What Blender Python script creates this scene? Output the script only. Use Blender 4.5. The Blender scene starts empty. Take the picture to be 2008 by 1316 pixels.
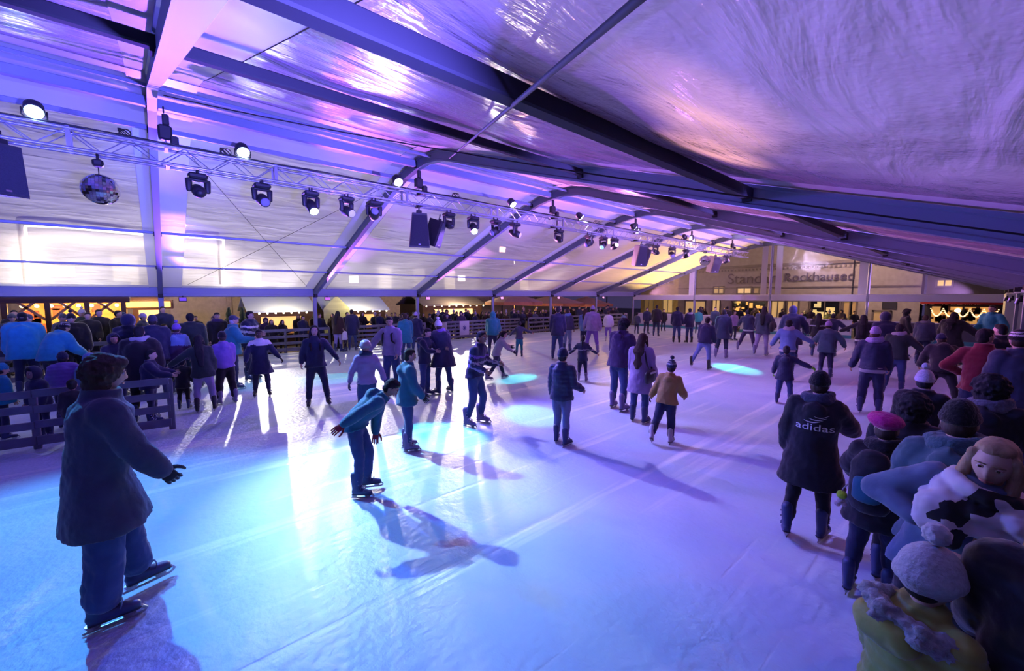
import bpy, math, random
import numpy as np
from mathutils import Vector, Matrix, noise as mnoise
from mathutils.bvhtree import BVHTree

random.seed(7)
scene = bpy.context.scene
COL = scene.collection
R_ = math.radians

# ------------------------------------------------------------------ camera
FPX, YAW, PIT, CZ = 804.0, 0.8553, 0.0959, 2.3
_c, _s = math.cos(YAW), math.sin(YAW)
CF = np.array([-_s*math.cos(PIT), _c*math.cos(PIT), -math.sin(PIT)])
CR = np.array([_c, _s, 0.0])
CU = np.cross(CR, CF)
CP = np.array([0.0, 0.0, CZ])
cam_d = bpy.data.cameras.new('camera')
cam = bpy.data.objects.new('camera', cam_d)
COL.objects.link(cam)
cam.matrix_world = Matrix(((CR[0], CU[0], -CF[0], 0), (CR[1], CU[1], -CF[1], 0), (CR[2], CU[2], -CF[2], CZ), (0, 0, 0, 1)))
cam_d.sensor_width = 36.0
cam_d.lens = FPX/2008*36.0
cam_d.clip_start = 0.05
cam_d.clip_end = 400
scene.camera = cam

def ray(x, y): return CF + CR*(x-1004)/FPX + CU*(658-y)/FPX
def ground(x, y, z=0.0):
    d = ray(x, y); return CP + d*((z-CZ)/d[2])
def at_x(x, y, X):
    d = ray(x, y); return CP + d*(X/d[0])
def at_y(x, y, Y):
    d = ray(x, y); return CP + d*(Y/d[1])
def proj(P):
    d = np.asarray(P, float)-CP; z = d @ CF
    return 1004+FPX*(d @ CR)/z, 658-FPX*(d @ CU)/z

# ------------------------------------------------------------------ materials
MATS = {}
def srgb(r, g, b):
    f = lambda c: c/12.92 if c <= .04045 else ((c+.055)/1.055)**2.4
    return (f(r/255), f(g/255), f(b/255))

def nodes(name):
    m = bpy.data.materials.new(name); m.use_nodes = True
    nt = m.node_tree
    return m, nt, nt.nodes['Principled BSDF']

def bump(nt, scale, strength, dist=.01, detail=4, tex='ShaderNodeTexNoise', stretch=None):
    N = nt.nodes; L = nt.links
    tc = N.new('ShaderNodeTexCoord'); mp = N.new('ShaderNodeMapping')
    if stretch: mp.inputs['Scale'].default_value = stretch
    L.new(tc.outputs['Object'], mp.inputs['Vector'])
    t = N.new(tex); t.inputs['Scale'].default_value = scale
    if tex == 'ShaderNodeTexNoise': t.inputs['Detail'].default_value = detail
    L.new(mp.outputs['Vector'], t.inputs['Vector'])
    b = N.new('ShaderNodeBump'); b.inputs['Strength'].default_value = strength; b.inputs['Distance'].default_value = dist
    L.new(t.outputs[0], b.inputs['Height'])
    return b, t, mp

def mat(col, rough=.75, kind='cloth', metal=0.0):
    key = (tuple(round(c, 4) for c in col), rough, kind, metal)
    if key in MATS: return MATS[key]
    m, nt, p = nodes(kind)
    N, L = nt.nodes, nt.links
    p.inputs['Base Color'].default_value = (*col, 1)
    p.inputs['Roughness'].default_value = rough
    p.inputs['Metallic'].default_value = metal
    if kind in ('cloth', 'knit', 'hair', 'fur', 'wood', 'skin', 'stone'):
        sc = {'cloth': 9, 'knit': 60, 'hair': 30, 'fur': 45, 'wood': 5, 'skin': 40, 'stone': 3}[kind]
        st = {'cloth': .75, 'knit': .8, 'hair': .9, 'fur': 1., 'wood': .3, 'skin': .08, 'stone': .3}[kind]
        stretch = {'hair': (1, 1, .12), 'wood': (1, .12, 1)}.get(kind)
        b, t, mp = bump(nt, sc, st, .012, stretch=stretch)
        L.new(b.outputs[0], p.inputs['Normal'])
        mx = N.new('ShaderNodeMix'); mx.data_type = 'RGBA'
        k = {'cloth': .75, 'knit': .6, 'hair': .45, 'fur': .45, 'wood': .6, 'skin': .92, 'stone': .7}[kind]
        mx.inputs['A'].default_value = (*[c*k for c in col], 1)
        mx.inputs['B'].default_value = (*[min(1, c*(2-k)) for c in col], 1)
        L.new(t.outputs[0], mx.inputs['Factor']); L.new(mx.outputs['Result'], p.inputs['Base Color'])
        if kind in ('cloth', 'knit', 'fur'):
            p.inputs['Sheen Weight'].default_value = .25
            p.inputs['Specular IOR Level'].default_value = .25
    MATS[key] = m
    return m

def emit(col, s, name='lit'):
    key = ('e', col, s)
    if key in MATS: return MATS[key]
    m, nt, p = nodes(name)
    p.inputs['Base Color'].default_value = (*[c*.5 for c in col], 1)
    p.inputs['Emission Color'].default_value = (*col, 1)
    p.inputs['Emission Strength'].default_value = s
    MATS[key] = m
    return m

# ------------------------------------------------------------------ mesh builder
def nrm(v):
    v = np.asarray(v, float); n = np.linalg.norm(v)
    return v/n if n > 1e-9 else v

class MB:
    def __init__(s): s.v = []; s.f = []; s.m = []; s.n = 0
    def add(s, V, F, mi=0):
        V = np.asarray(V, float).reshape(-1, 3)
        s.v.append(V); o = s.n
        s.f += [tuple(i+o for i in f) for f in F]; s.m += [mi]*len(F); s.n += len(V)
        return s
    def merge(s, o, M=None, mi=None):
        V = np.concatenate(o.v)
        if M is not None: V = V @ np.array(M)[:3, :3].T + np.array(M)[:3, 3]
        off = s.n
        flip = M is not None and np.linalg.det(np.array(M)[:3, :3]) < 0
        s.v.append(V)
        s.f += [tuple(i+off for i in (f[::-1] if flip else f)) for f in o.f]
        s.m += list(o.m) if mi is None else [mi]*len(o.f)
        s.n += len(V)
        return s
    def tube(s, pts, rad, seg=12, ref=(1, 0, 0), cap=True, mi=0, closed=False):
        P = [np.asarray(p, float) for p in pts]
        Rr = [(r, r) if np.isscalar(r) else tuple(r) for r in (rad if isinstance(rad, (list, tuple)) and len(rad) == len(P) else [rad]*len(P))]
        rings = []
        n = len(P)
        tang = []
        for i in range(n):
            if closed: t = P[(i+1) % n]-P[i-1]
            else:
                a = P[i]-P[i-1] if i else P[1]-P[0]; b = P[i+1]-P[i] if i < n-1 else a
                t = nrm(a)+nrm(b)
            tang.append(nrm(t))
        ref = np.asarray(ref, float)
        cur = ref
        frames = []
        for t in tang:
            x = cur-(cur @ t)*t
            if np.linalg.norm(x) < .2:
                alt = np.array([0, 1., 0]) if abs(t[1]) < .8 else np.array([0, 0, 1.])
                x = alt-(alt @ t)*t
            x = nrm(x); frames.append((x, np.cross(t, x)))
        cs = [(math.cos(2*math.pi*k/seg), math.sin(2*math.pi*k/seg)) for k in range(seg)]
        def ring(c, f, r): return [c+f[0]*(r[0]*a)+f[1]*(r[1]*b) for a, b in cs]
        if cap and not closed:
            r = Rr[0]; m_ = min(r)
            for a in (75, 40): rings.append(ring(P[0]-tang[0]*m_*math.sin(R_(a)), frames[0], (r[0]*math.cos(R_(a)), r[1]*math.cos(R_(a)))))
        for i in range(n): rings.append(ring(P[i], frames[i], Rr[i]))
        if cap and not closed:
            r = Rr[-1]; m_ = min(r)
            for a in (40, 75): rings.append(ring(P[-1]+tang[-1]*m_*math.sin(R_(a)), frames[-1], (r[0]*math.cos(R_(a)), r[1]*math.cos(R_(a)))))
        V = [q for rg in rings for q in rg]; F = []
        m = len(rings)
        for i in range(m if closed else m-1):
            a = i*seg; b = ((i+1) % m)*seg
            for k in range(seg):
                F.append((a+k, a+(k+1) % seg, b+(k+1) % seg, b+k))
        if not closed:
            F.append(tuple(range(seg))[::-1]); F.append(tuple((m-1)*seg+k for k in range(seg)))
        return s.add(V, F, mi)
    def ell(s, c, r, M=None, seg=16, rings=10, mi=0):
        if np.isscalar(r): r = (r, r, r)
        V = []; F = []
        for i in range(rings+1):
            th = math.pi*i/rings
            for k in range(seg):
                ph = 2*math.pi*k/seg
                V.append((r[0]*math.sin(th)*math.cos(ph), r[1]*math.sin(th)*math.sin(ph), r[2]*math.cos(th)))
        V = np.array(V)
        if M is not None: V = V @ np.asarray(M).T
        V = V+np.asarray(c)
        for i in range(rings):
            for k in range(seg):
                a, b, c2, d = i*seg+k, (i+1)*seg+k, (i+1)*seg+(k+1) % seg, i*seg+(k+1) % seg
                if i == 0: F.append((a, b, c2))
                elif i == rings-1: F.append((a, b, d))
                else: F.append((a, b, c2, d))
        return s.add(V, F, mi)
    def box(s, c, size, M=None, mi=0, bev=0.0):
        x, y, z = [q/2 for q in size]
        if bev <= 0:
            V = np.array([(a*x, b*y, d*z) for a in (-1, 1) for b in (-1, 1) for d in (-1, 1)], float)
            F = [(0, 1, 3, 2), (4, 6, 7, 5), (0, 4, 5, 1), (2, 3, 7, 6), (0, 2, 6, 4), (1, 5, 7, 3)]
        else:
            b = min(bev, .49*min(size)); V = []; F = []
            o = [(-x+b, -y), (x-b, -y), (x, -y+b), (x, y-b), (x-b, y), (-x+b, y), (-x, y-b), (-x, -y+b)]
            i_ = [(a*(1-b/x), d*(1-b/y)) for a, d in o]
            for zz, ring in ((-z, i_), (-z+b, o), (z-b, o), (z, i_)): V += [(a, d, zz) for a, d in ring]
            V = np.array(V)
            F = [tuple(range(8))[::-1], tuple(24+k for k in range(8))]
            for r in range(3):
                for k in range(8): F.append((r*8+k, r*8+(k+1) % 8, r*8+8+(k+1) % 8, r*8+8+k))
        if M is not None: V = V @ np.asarray(M).T
        return s.add(V+np.asarray(c, float), F, mi)
    def bar(s, a, b, w, h, ref=(0, 0, 1), mi=0, bev=0.0):
        """box from a to b; w across, h along ref"""
        a = np.asarray(a, float); b = np.asarray(b, float); y = nrm(b-a); z = np.asarray(ref, float); z = nrm(z-(z @ y)*y); x = np.cross(y, z)
        return s.box((a+b)/2, (w, np.linalg.norm(b-a), h), np.array([x, y, z]).T, mi, bev)
    def mesh(s, name, mats, smooth=False):
        me = bpy.data.meshes.new(name)
        V = np.concatenate(s.v) if s.v else np.zeros((0, 3))
        me.from_pydata(V.tolist(), [], s.f)
        for m in mats: me.materials.append(m)
        if len(mats) > 1: me.polygons.foreach_set('material_index', s.m)
        if smooth: me.polygons.foreach_set('use_smooth', [True]*len(me.polygons))
        me.update()
        return me
    def build(s, name, m, parent=None, smooth=False, **k):
        ms = m if isinstance(m, (list, tuple)) else [m]
        o = bpy.data.objects.new(name, s.mesh(name, ms, smooth)); COL.objects.link(o)
        if parent: o.parent = parent
        return o

def tag(o, label=None, cat=None, group=None, kind=None):
    if label: o['label'] = label
    if cat: o['category'] = cat
    if group: o['group'] = group
    if kind: o['kind'] = kind
    return o
def thing(name, label, cat, loc=(0, 0, 0), rz=0.0, group=None):
    o = bpy.data.objects.new(name, None); COL.objects.link(o)
    o.empty_display_size = .1
    o.location = tuple(loc); o.rotation_euler = (0, 0, rz)
    return tag(o, label, cat, group)
def struct(name, mb, m, smooth=False):
    return tag(mb.build(name, m, None, smooth), kind='structure')
def dup(root, loc=None, rz=None, label=None, group=None):
    r = root.copy(); COL.objects.link(r)
    if loc is not None: r.location = tuple(loc)
    if rz is not None: r.rotation_euler = (0, 0, rz)
    if label: r['label'] = label
    if group: r['group'] = group
    for ch in list(root.children):
        c = ch.copy(); COL.objects.link(c); c.parent = r
        for g in list(ch.children):
            d = g.copy(); COL.objects.link(d); d.parent = c
    return r

# soft surfaces: built as overlapping volumes, fused into one skin at the end
SOFT = []
_tex = {}
def clouds(sz):
    if sz not in _tex:
        t = bpy.data.textures.new('folds', 'CLOUDS'); t.noise_scale = sz; t.noise_depth = 4; _tex[sz] = t
    return _tex[sz]
def soft(name, mb, m, parent, voxel, sm=3, disp=0.0, dsz=.1, extra=None, post=None):
    ms = m if isinstance(m, (list, tuple)) else [m]
    o = mb.build(name, ms, parent)
    r = o.modifiers.new('r', 'REMESH'); r.mode = 'VOXEL'; r.voxel_size = voxel; r.use_smooth_shade = True
    s = o.modifiers.new('s', 'SMOOTH'); s.iterations = sm; s.factor = .5
    if disp:
        d = o.modifiers.new('d', 'DISPLACE'); d.texture = clouds(dsz); d.strength = disp; d.mid_level = .5; d.texture_coords = 'GLOBAL'
    SOFT.append((o, ms, extra, post))
    return o
def finalize():
    bpy.context.view_layer.update()
    dg = bpy.context.evaluated_depsgraph_get()
    new = []
    for o, ms, ex, post in SOFT: new.append(bpy.data.meshes.new_from_object(o.evaluated_get(dg)))
    for (o, ms, ex, post), me in zip(SOFT, new):
        old = o.data
        o.modifiers.clear()
        n = len(me.vertices); V = np.zeros(n*3); me.vertices.foreach_get('co', V); V = V.reshape(-1, 3)
        mi = None
        if post is not None:
            Nn = np.zeros(n*3); me.vertices.foreach_get('normal', Nn)
            V, vm = post(V, Nn.reshape(-1, 3))
            me.vertices.foreach_set('co', V.ravel())
            if vm is not None: mi = [int(vm[p.vertices[0]]) for p in me.polygons]
        if ex is not None and ex.n:
            F = [tuple(p.vertices) for p in me.polygons]
            mb = MB(); mb.add(V, F, 0)
            if mi: mb.m = list(mi)
            mb.merge(ex)
            me2 = mb.mesh(o.name, ms, True); bpy.data.meshes.remove(me); me = me2
        else:
            me.materials.clear()
            for m_ in ms: me.materials.append(m_)
            if mi: me.polygons.foreach_set('material_index', mi)
            me.polygons.foreach_set('use_smooth', [True]*len(me.polygons))
        me.name = o.name
        o.data = me
        bpy.data.meshes.remove(old)
    SOFT.clear()
# ------------------------------------------------------------------ people
def Rx(a): c, s = math.cos(a), math.sin(a); return np.array([[1, 0, 0], [0, c, s], [0, -s, c]])   # + tilts up-axis forward (+y)
def Ry(a): c, s = math.cos(a), math.sin(a); return np.array([[c, 0, s], [0, 1, 0], [-s, 0, c]])   # + tilts up-axis to +x
def Rz(a): c, s = math.cos(a), math.sin(a); return np.array([[c, -s, 0], [s, c, 0], [0, 0, 1]])
def M4(R, t, sc=1.0):
    M = np.eye(4); M[:3, :3] = np.asarray(R)*sc; M[:3, 3] = t; return M
def dirv(f, o, sx):
    f, o = R_(f), R_(o)
    return np.array([sx*math.sin(o), math.sin(f)*math.cos(o), -math.cos(f)*math.cos(o)])

def head_mb(q):
    seg, rg = ((36, 26) if q >= 2 else (20, 14) if q == 1 else (12, 8))
    mb = MB(); V = []; F = []
    g = lambda d, s: math.exp(-(d/s)**2)
    for i in range(rg+1):
        th = math.pi*i/rg
        for k in range(seg):
            ph = 2*math.pi*k/seg
            x, y, z = math.sin(th)*math.cos(ph), math.sin(th)*math.sin(ph), math.cos(th)
            X, Y, Z = .076*x, .096*y, .118*z
            if z < 0:
                X *= 1-.30*(-z)**1.3
                if y < 0: Y *= 1-.45*(-z)
                else: Y *= 1-.10*(-z)
            if y > 0:
                Y *= .93
                Y += .024*g(x, .13)*g(z+.22, .17)+.006*g(x, .1)*g(z, .2)
                Y += .006*g(z-.2, .1)*g(x, .6)
                Y -= .012*(g(x-.4, .17)+g(x+.4, .17))*g(z-.06, .12)
                Y += .010*g(x, .35)*g(z+.9, .16)+.006*g(x, .25)*g(z+.55, .09)
            V.append((X, Y, Z))
    for i in range(rg):
        for k in range(seg):
            a, b, c2, d = i*seg+k, (i+1)*seg+k, (i+1)*seg+(k+1) % seg, i*seg+(k+1) % seg
            F.append((a, b, c2) if i == 0 else (a, b, d) if i == rg-1 else (a, b, c2, d))
    mb.add(V, F, 0)
    if q >= 1:
        for sx in (-1, 1):
            mb.ell((sx*.074, -.008, -.005), (.011, .022, .033), seg=8, rings=6)
            mb.ell((sx*.031, .076, .008), (.0145, .010, .0085), seg=10, rings=6, mi=1)
            mb.ell((sx*.031, .0835, .008), (.0072, .0045, .0075), seg=8, rings=6, mi=2)
            mb.tube([(sx*.014, .0905, .031), (sx*.032, .0905, .032), (sx*.050, .078, .027)], [.0028, .0038, .002], 6, mi=4)
            if q >= 2: mb.tube([(sx*.017, .083, .0115), (sx*.031, .0865, .0185), (sx*.046, .080, .0115)], [.002, .003, .002], 6)
        mb.tube([(-.024, .080, -.063), (-.009, .0895, -.0595), (0, .0905, -.061), (.009, .0895, -.0595), (.024, .080, -.063)], [.003, .005, .005, .005, .003], 6, mi=3)
        mb.tube([(-.020, .081, -.067), (0, .089, -.069), (.020, .081, -.067)], [.003, .0058, .003], 6, mi=3)
    return mb
HEAD = {q: head_mb(q) for q in (0, 1, 2)}

def hand_mb(q, curl):
    """wrist at origin, fingers along +y, palm faces -z, thumb towards +x"""
    mb = MB(); sg = 8 if q >= 2 else 5
    mb.tube([(0, -.02, 0), (0, .02, 0), (.002, .055, 0), (.002, .085, -.002)], [(.026, .020), (.033, .017), (.040, .015), (.038, .012)], 10 if q >= 2 else 6)
    for x, ln, c in ((-.030, .060, 1.1), (-.010, .074, 1.05), (.011, .078, 1.0), (.031, .068, .95)):
        p = np.array([x, .080, -.002]); a = curl*c*.45; pts = [p]
        for seg_l, k in ((.42, 1.0), (.32, 1.2), (.26, .9)):
            p = p+ln*1.05*seg_l*np.array([x*.9, math.cos(a), -math.sin(a)]); pts.append(p); a += curl*k*.75
        mb.tube(pts, [.0095, .009, .0085, .007], sg)
    p = np.array([.028, .018, -.004]); q1 = p+np.array([.030, .030, -.012]); q2 = q1+np.array([.012, .030, -.010-.01*curl]); q3 = q2+np.array([.001, .022, -.012*curl-.004])
    mb.tube([p, q1, q2, q3], [.014, .0125, .0105, .008], sg)
    return mb
HANDS = {}
def hand(q, curl):
    k = (q, round(curl, 1))
    if k not in HANDS: HANDS[k] = hand_mb(q, curl)
    return HANDS[k]

SK = {}
def skate_mesh(q, colname, cols):
    """boot with ankle at origin, toe along +y; returns boot mesh, blade mesh"""
    k = (q, colname)
    if k in SK: return SK[k]
    vox = (.009, .012, .02)[2-q]
    mb = MB()
    mb.tube([(0, -.035, .17), (0, -.03, .08), (0, -.02, 0), (0, -.02, -.055)], [(.056, .062), (.052, .058), (.046, .060), (.042, .062)], 14)
    mb.tube([(0, -.055, -.055), (0, .02, -.05), (0, .10, -.06), (0, .165, -.068)], [(.040, .034), (.044, .045), (.046, .034), (.036, .026)], 14)
    mb.tube([(0, -.04, .0), (0, .03, .02)], [.04, .03], 10)
    mb.box((0, .055, -.092), (.075, .27, .022), bev=.008)
    o = mb.build('tmp_boot', [], None)
    r = o.modifiers.new('r', 'REMESH'); r.mode = 'VOXEL'; r.voxel_size = vox
    s = o.modifiers.new('s', 'SMOOTH'); s.iterations = 2
    bpy.context.view_layer.update()
    me = bpy.data.meshes.new_from_object(o.evaluated_get(bpy.context.evaluated_depsgraph_get()))
    bpy.data.objects.remove(o)
    V = [tuple(v.co) for v in me.vertices]; F = [tuple(p.vertices) for p in me.polygons]
    b2 = MB(); b2.add(V, F, 0)
    for i, f in enumerate(b2.f):
        z = sum(V[j][2] for j in f)/len(f)
        if z < -.085: b2.m[i] = 1
    if q >= 1:
        for (y, z, r_) in ((.045, -.012, .047), (.085, -.030, .047), (-.005, .055, .056), (-.012, .11, .058)):   # straps and buckles
            pts = [(r_*math.cos(a), y+.012*math.sin(a)+(.03 if z > 0 else .0), z+(.030 if z < 0 else .0)*math.sin(a)) for a in np.linspace(-.15, math.pi+.15, 9)]
            b2.tube(pts, [(.004, .009)]*9, 6, ref=(0, 1, 0), mi=2)
    boot = b2.mesh('ice_skate', [mat(cols[0], .45, 'boot'), mat(cols[1], .4, 'boot'), mat(cols[2], .4, 'boot')], True)
    bl = MB(); t = .006
    prof = [(-.10, -.150), (.17, -.155), (.205, -.146), (.222, -.125), (.215, -.118), (.19, -.134), (-.09, -.132), (-.105, -.14)]
    n = len(prof)
    bl.add([(-t/2, y, z) for y, z in prof]+[(t/2, y, z) for y, z in prof],
           [tuple(range(n)), tuple(range(n, 2*n))[::-1]]+[(i, n+i, n+(i+1) % n, (i+1) % n) for i in range(n)])
    for y0 in (-.05, .125): bl.tube([(0, y0, -.098), (0, y0, -.136)], [(.03, .045), (.008, .03)], 8, cap=False)
    bl.tube([(0, .19, -.098), (0, .215, -.122)], [(.012, .012), (.006, .008)], 6)
    blade = bl.mesh('blade', [mat((.55, .57, .6), .25, 'steel', 1.0)], False)
    SK[k] = (boot, blade)
    return SK[k]
SKC = {'blue': ((.025, .04, .12), (.012, .015, .03), (.10, .13, .25)), 'black': ((.012, .013, .02), (.01, .01, .012), (.08, .09, .12)),
       'white': ((.55, .53, .6), (.05, .04, .05), (.3, .3, .35)), 'lilac': ((.20, .18, .34), (.03, .03, .05), (.4, .38, .5))}

SKIN = {'fair': (.52, .34, .27), 'mid': (.34, .20, .14), 'dark': (.10, .055, .035)}
C = {'navy': (.016, .022, .060), 'black': (.010, .010, .014), 'teal': (.018, .13, .19), 'denim': (.035, .065, .17), 'ltdenim': (.19, .25, .42),
     'lilac': (.34, .28, .50), 'white': (.72, .70, .74), 'mustard': (.32, .19, .055), 'sweater': (.10, .15, .25), 'olive': (.30, .285, .055), 'grey': (.13, .14, .16),
     'red': (.20, .014, .030), 'cyan': (.025, .30, .50), 'purple': (.22, .13, .48), 'green': (.22, .75, .06), 'pink': (.55, .02, .22),
     'dkgreen': (.018, .032, .030), 'plum': (.040, .022, .080), 'brown': (.035, .020, .012), 'blond': (.34, .23, .13), 'greyteal': (.045, .10, .13),
     'slate': (.045, .055, .09), 'ltblue': (.14, .24, .48), 'silver': (.40, .40, .44), 'orange': (.5, .16, .02), 'bluegreen': (.02, .19, .24), 'hairblack': (.006, .006, .008)}
def cc(c): return C[c] if isinstance(c, str) else c

PEOPLE = []
def person(label, foot=None, top=None, at=None, h=None, fa=0., lean=4., side=0., twist=0., head=(0., 0.),
           aL=(6, 10, 12), aR=(6, 10, 12), lL=(3, 4, 6), lR=(3, 4, 6), toe=8., pitch=(0., 0.),
           j='navy', hem=.10, bulk=.035, puff=0., bands=None, jk='cloth', t='denim', tb=.012, hair=('short', 'brown'), hat=None, hood=None,
           scarf=None, belt=None, skin='fair', glove=None, sk='blue', q=1, group=None, root_only=False, flare=.03, curl=.6, gnd=0., name='person', cat='person', hatk=1.0):
    hh = h or 1.7
    vox = (.034, .021, .0125)[q]
    for it in range(6 if (h is None) else 1):
        s = hh/1.80
        hs = s*(max(hh, .9)/1.75)**-.5
        # --- skeleton, person-local: +x right, +y forward
        pelvis = np.array([0, 0, .95*s])
        K = {}
        for nm, sx, l in (('L', -1, lL), ('R', 1, lR)):
            f, o, k = l[:3]
            hip = pelvis+s*np.array([sx*.090, 0, -.03])
            kn = hip+.43*s*dirv(f, o, sx); an = kn+.40*s*dirv(f-k, o*(l[3] if len(l) > 3 else .7), sx)
            K['leg'+nm] = (hip, kn, an)
        low = min(K['legL'][2][2], K['legR'][2][2])
        shift = .159*s-low
        up = np.array([0, 0, shift])
        pelvis = pelvis+up
        for nm in 'LR': K['leg'+nm] = tuple(p+up for p in K['leg'+nm])
        def T(x, y, z):
            a = min(1, max(0, (z+.06)/.30)); a = a*a*(3-2*a)
            R = Ry(R_(side*a)) @ Rx(R_(lean*a)) @ Rz(R_(twist)*a)
            # integrate spine bend
            c = np.zeros(3); zz = 0.0
            if z > 0:
                n_ = 6
                for i in range(n_):
                    zm = z*(i+.5)/n_; am = min(1, max(0, (zm+.06)/.30)); am = am*am*(3-2*am)
                    c = c+Ry(R_(side*am)) @ Rx(R_(lean*am)) @ np.array([0, 0, z/n_])
            else: c = np.array([0, 0, z])
            return pelvis+s*(c+R @ np.array([x, y, 0.0]))
        Rt = Ry(R_(side)) @ Rx(R_(lean)) @ Rz(R_(twist))
        neck0 = T(0, -.005, .56)
        hd = Ry(R_(side*.4)) @ Rx(R_(lean*.55+head[1])) @ Rz(R_(-head[0]))
        hc = neck0+s*.055*(Rt @ np.array([0, .1, 1.0]))+hs*(Ry(R_(side*.4)) @ Rx(R_(lean*.6)) @ np.array([0, .022, .115]))
        for nm, sx, a in (('L', -1, aL), ('R', 1, aR)):
            f, o, e = a[:3]; o2 = a[3] if len(a) > 3 else o*.4
            sh = T(sx*.175, 0, .495)
            el = sh+.285*s*dirv(f, o, sx); wr = el+.25*s*dirv(f+e, o2, sx)
            K['arm'+nm] = (sh, el, wr)
        htop = hc+hd @ np.array([0, 0, .118*hs+(.05 if hat and hat[0] == 'bobble' else .015)])
        mid = (K['legL'][2]+K['legR'][2])/2; mid = np.array([mid[0], mid[1], 0])
        # --- placement
        if foot is not None:
            g = ground(foot[0], foot[1], gnd)
            v = nrm(np.array([g[0], g[1], 0]))
        else:
            g = ground(at[0], at[1], htop[2]+gnd)
            v = nrm(np.array([g[0], g[1], 0]))
        tc = -v; rt = np.array([v[1], -v[0], 0])
        fw = math.cos(R_(fa))*tc+math.sin(R_(fa))*rt
        rz = math.atan2(fw[1], fw[0])-math.pi/2
        Rw = Rz(rz)
        if foot is not None: org = np.array([g[0], g[1], gnd])-Rw @ mid
        else:
            org = np.array([g[0], g[1], gnd])-Rw @ np.array([htop[0], htop[1], 0])
        if h is None:
            py = proj(org+Rw @ htop)[1]; pf = foot[1]
            hh *= max(.5, min(1.6, (pf-top)/max(5., pf-py)))
    root = thing(name, label, cat, org, rz, group)
    root['_h'] = round(hh, 3)
    del root['_h']
    W = lambda P: P
    # --- body (one continuous skin)
    mb = MB()
    tors = [(-.09, .150, .105), (0, .165, .115), (.14, .150, .105), (.26, .145, .100), (.40, .165, .110), (.49, .165, .095), (.545, .10, .075), (.58, .062, .062)]
    mb.tube([T(0, 0, z) for z, a, b in tors], [(a*s, b*s) for z, a, b in tors], 16)
    mb.tube([neck0, hc+hd @ np.array([0, -.01, -.05])*hs], [.054*s, .052*hs], 10)
    for nm, sx in (('L', -1), ('R', 1)):
        sh, el, wr = K['arm'+nm]
        mb.tube([sh, (sh*.6+el*.4), el], [.056*s, .050*s, .041*s], 10); mb.tube([el, (el*.6+wr*.4), wr], [.041*s, .040*s, .027*s], 10)
        hp, kn, an = K['leg'+nm]
        mb.tube([hp, hp*.5+kn*.5, kn], [.088*s, .078*s, .056*s], 12); mb.tube([kn, kn*.65+an*.35, an], [.056*s, .054*s, .036*s], 12)
    ex = MB()
    ex.merge(HEAD[q], M4(hd, hc, hs))
    gms = []
    for nm, sx in (('L', -1), ('R', 1)):
        sh, el, wr = K['arm'+nm]
        y = nrm(wr-el); inn = np.array([-sx, .25, -.1]); z = nrm(-(inn-(inn @ y)*y)); x = np.cross(y, z)   # palm (-z) faces the body
        B = np.array([x, y, z]).T
        if B[:, 0] @ np.array([0, 1, .3]) < 0: B[:, 0] *= -1     # thumb forward
        hm = hand(min(q, 2), curl)
        ex.merge(hm, M4(B, wr, s*.96)) if glove is None else gms.append(MB().merge(hm, M4(B, wr-y*.005, s*1.16)))
    sc_ = SKIN[skin]
    hcol = cc(hair[1]) if hair else C['brown']
    mats = [mat(sc_, .55, 'skin'), mat((.7, .7, .7), .3, 'eye'), mat((.03, .02, .015), .2, 'eye'), mat((sc_[0]*.8, sc_[1]*.45, sc_[2]*.45), .5, 'skin'), mat(tuple(c*.6 for c in hcol), .8, 'hair')]
    soft('body', mb, mats, root, max(vox, .016), 3, extra=ex)
    if glove is not None:
        for g_ in gms: g_.build('glove', mat(cc(glove), .8, 'cloth'), root, True)
    # --- trousers
    mb = MB()
    mb.tube([T(0, 0, -.10), T(0, 0, .02), T(0, 0, .14)], [(.150*s, .115*s), (.170*s+tb*s, .125*s), (.155*s, .11*s)], 16)
    for nm in 'LR':
        hp, kn, an = K['leg'+nm]
        end = an+(kn-an)*.16
        b = tb*s
        mb.tube([hp, hp*.5+kn*.5, kn], [.096*s+b, .086*s+b, .064*s+b], 12); mb.tube([kn, kn*.6+end*.4, end], [.064*s+b, .060*s+b, .047*s+b*1.3], 12)
    soft('trousers', mb, mat(cc(t), .85, 'cloth'), root, vox, 2, disp=.034 if q >= 1 else 0, dsz=.13)
    # --- jacket
    mb = MB(); b = bulk
    rings = [(.02, .170, .120), (.14, .158, .112), (.28, .158, .112), (.41, .172, .118), (.49, .165, .104), (.545, .120, .090), (.585, .084, .082), (.635, .080, .078)]
    pts = [T(0, 0, z) for z, _, _ in rings]; rr = [((a+b*(1 if z < .5 else .5))*s, (c_+b*(1 if z < .5 else .5))*s) for z, a, c_ in rings]
    hz = -hem
    lo = []
    nsk = 2 if hem < .25 else 4
    for i in range(nsk):
        u = 1-i/nsk; z = .02+(hz-.02)*u
        fl = flare*u*(hem/.3 if hem > .2 else .3)
        pp = T(0, 0, z); sw = (K['legL'][1]+K['legR'][1])/2-(K['legL'][0]+K['legR'][0])/2
        pp = pp+np.array([sw[0], sw[1], 0])*max(0, -z/.43/s*.5)*s
        spread = abs(K['legL'][1][0]-K['legR'][1][0])/2/s-.09
        lo.append((pp, ((.178+b+fl+max(0, spread)*u*.5)*s, (.128+b+fl)*s)))
    mb.tube([p for p, _ in lo]+pts, [r for _, r in lo]+rr, 20, cap=False)
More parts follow.
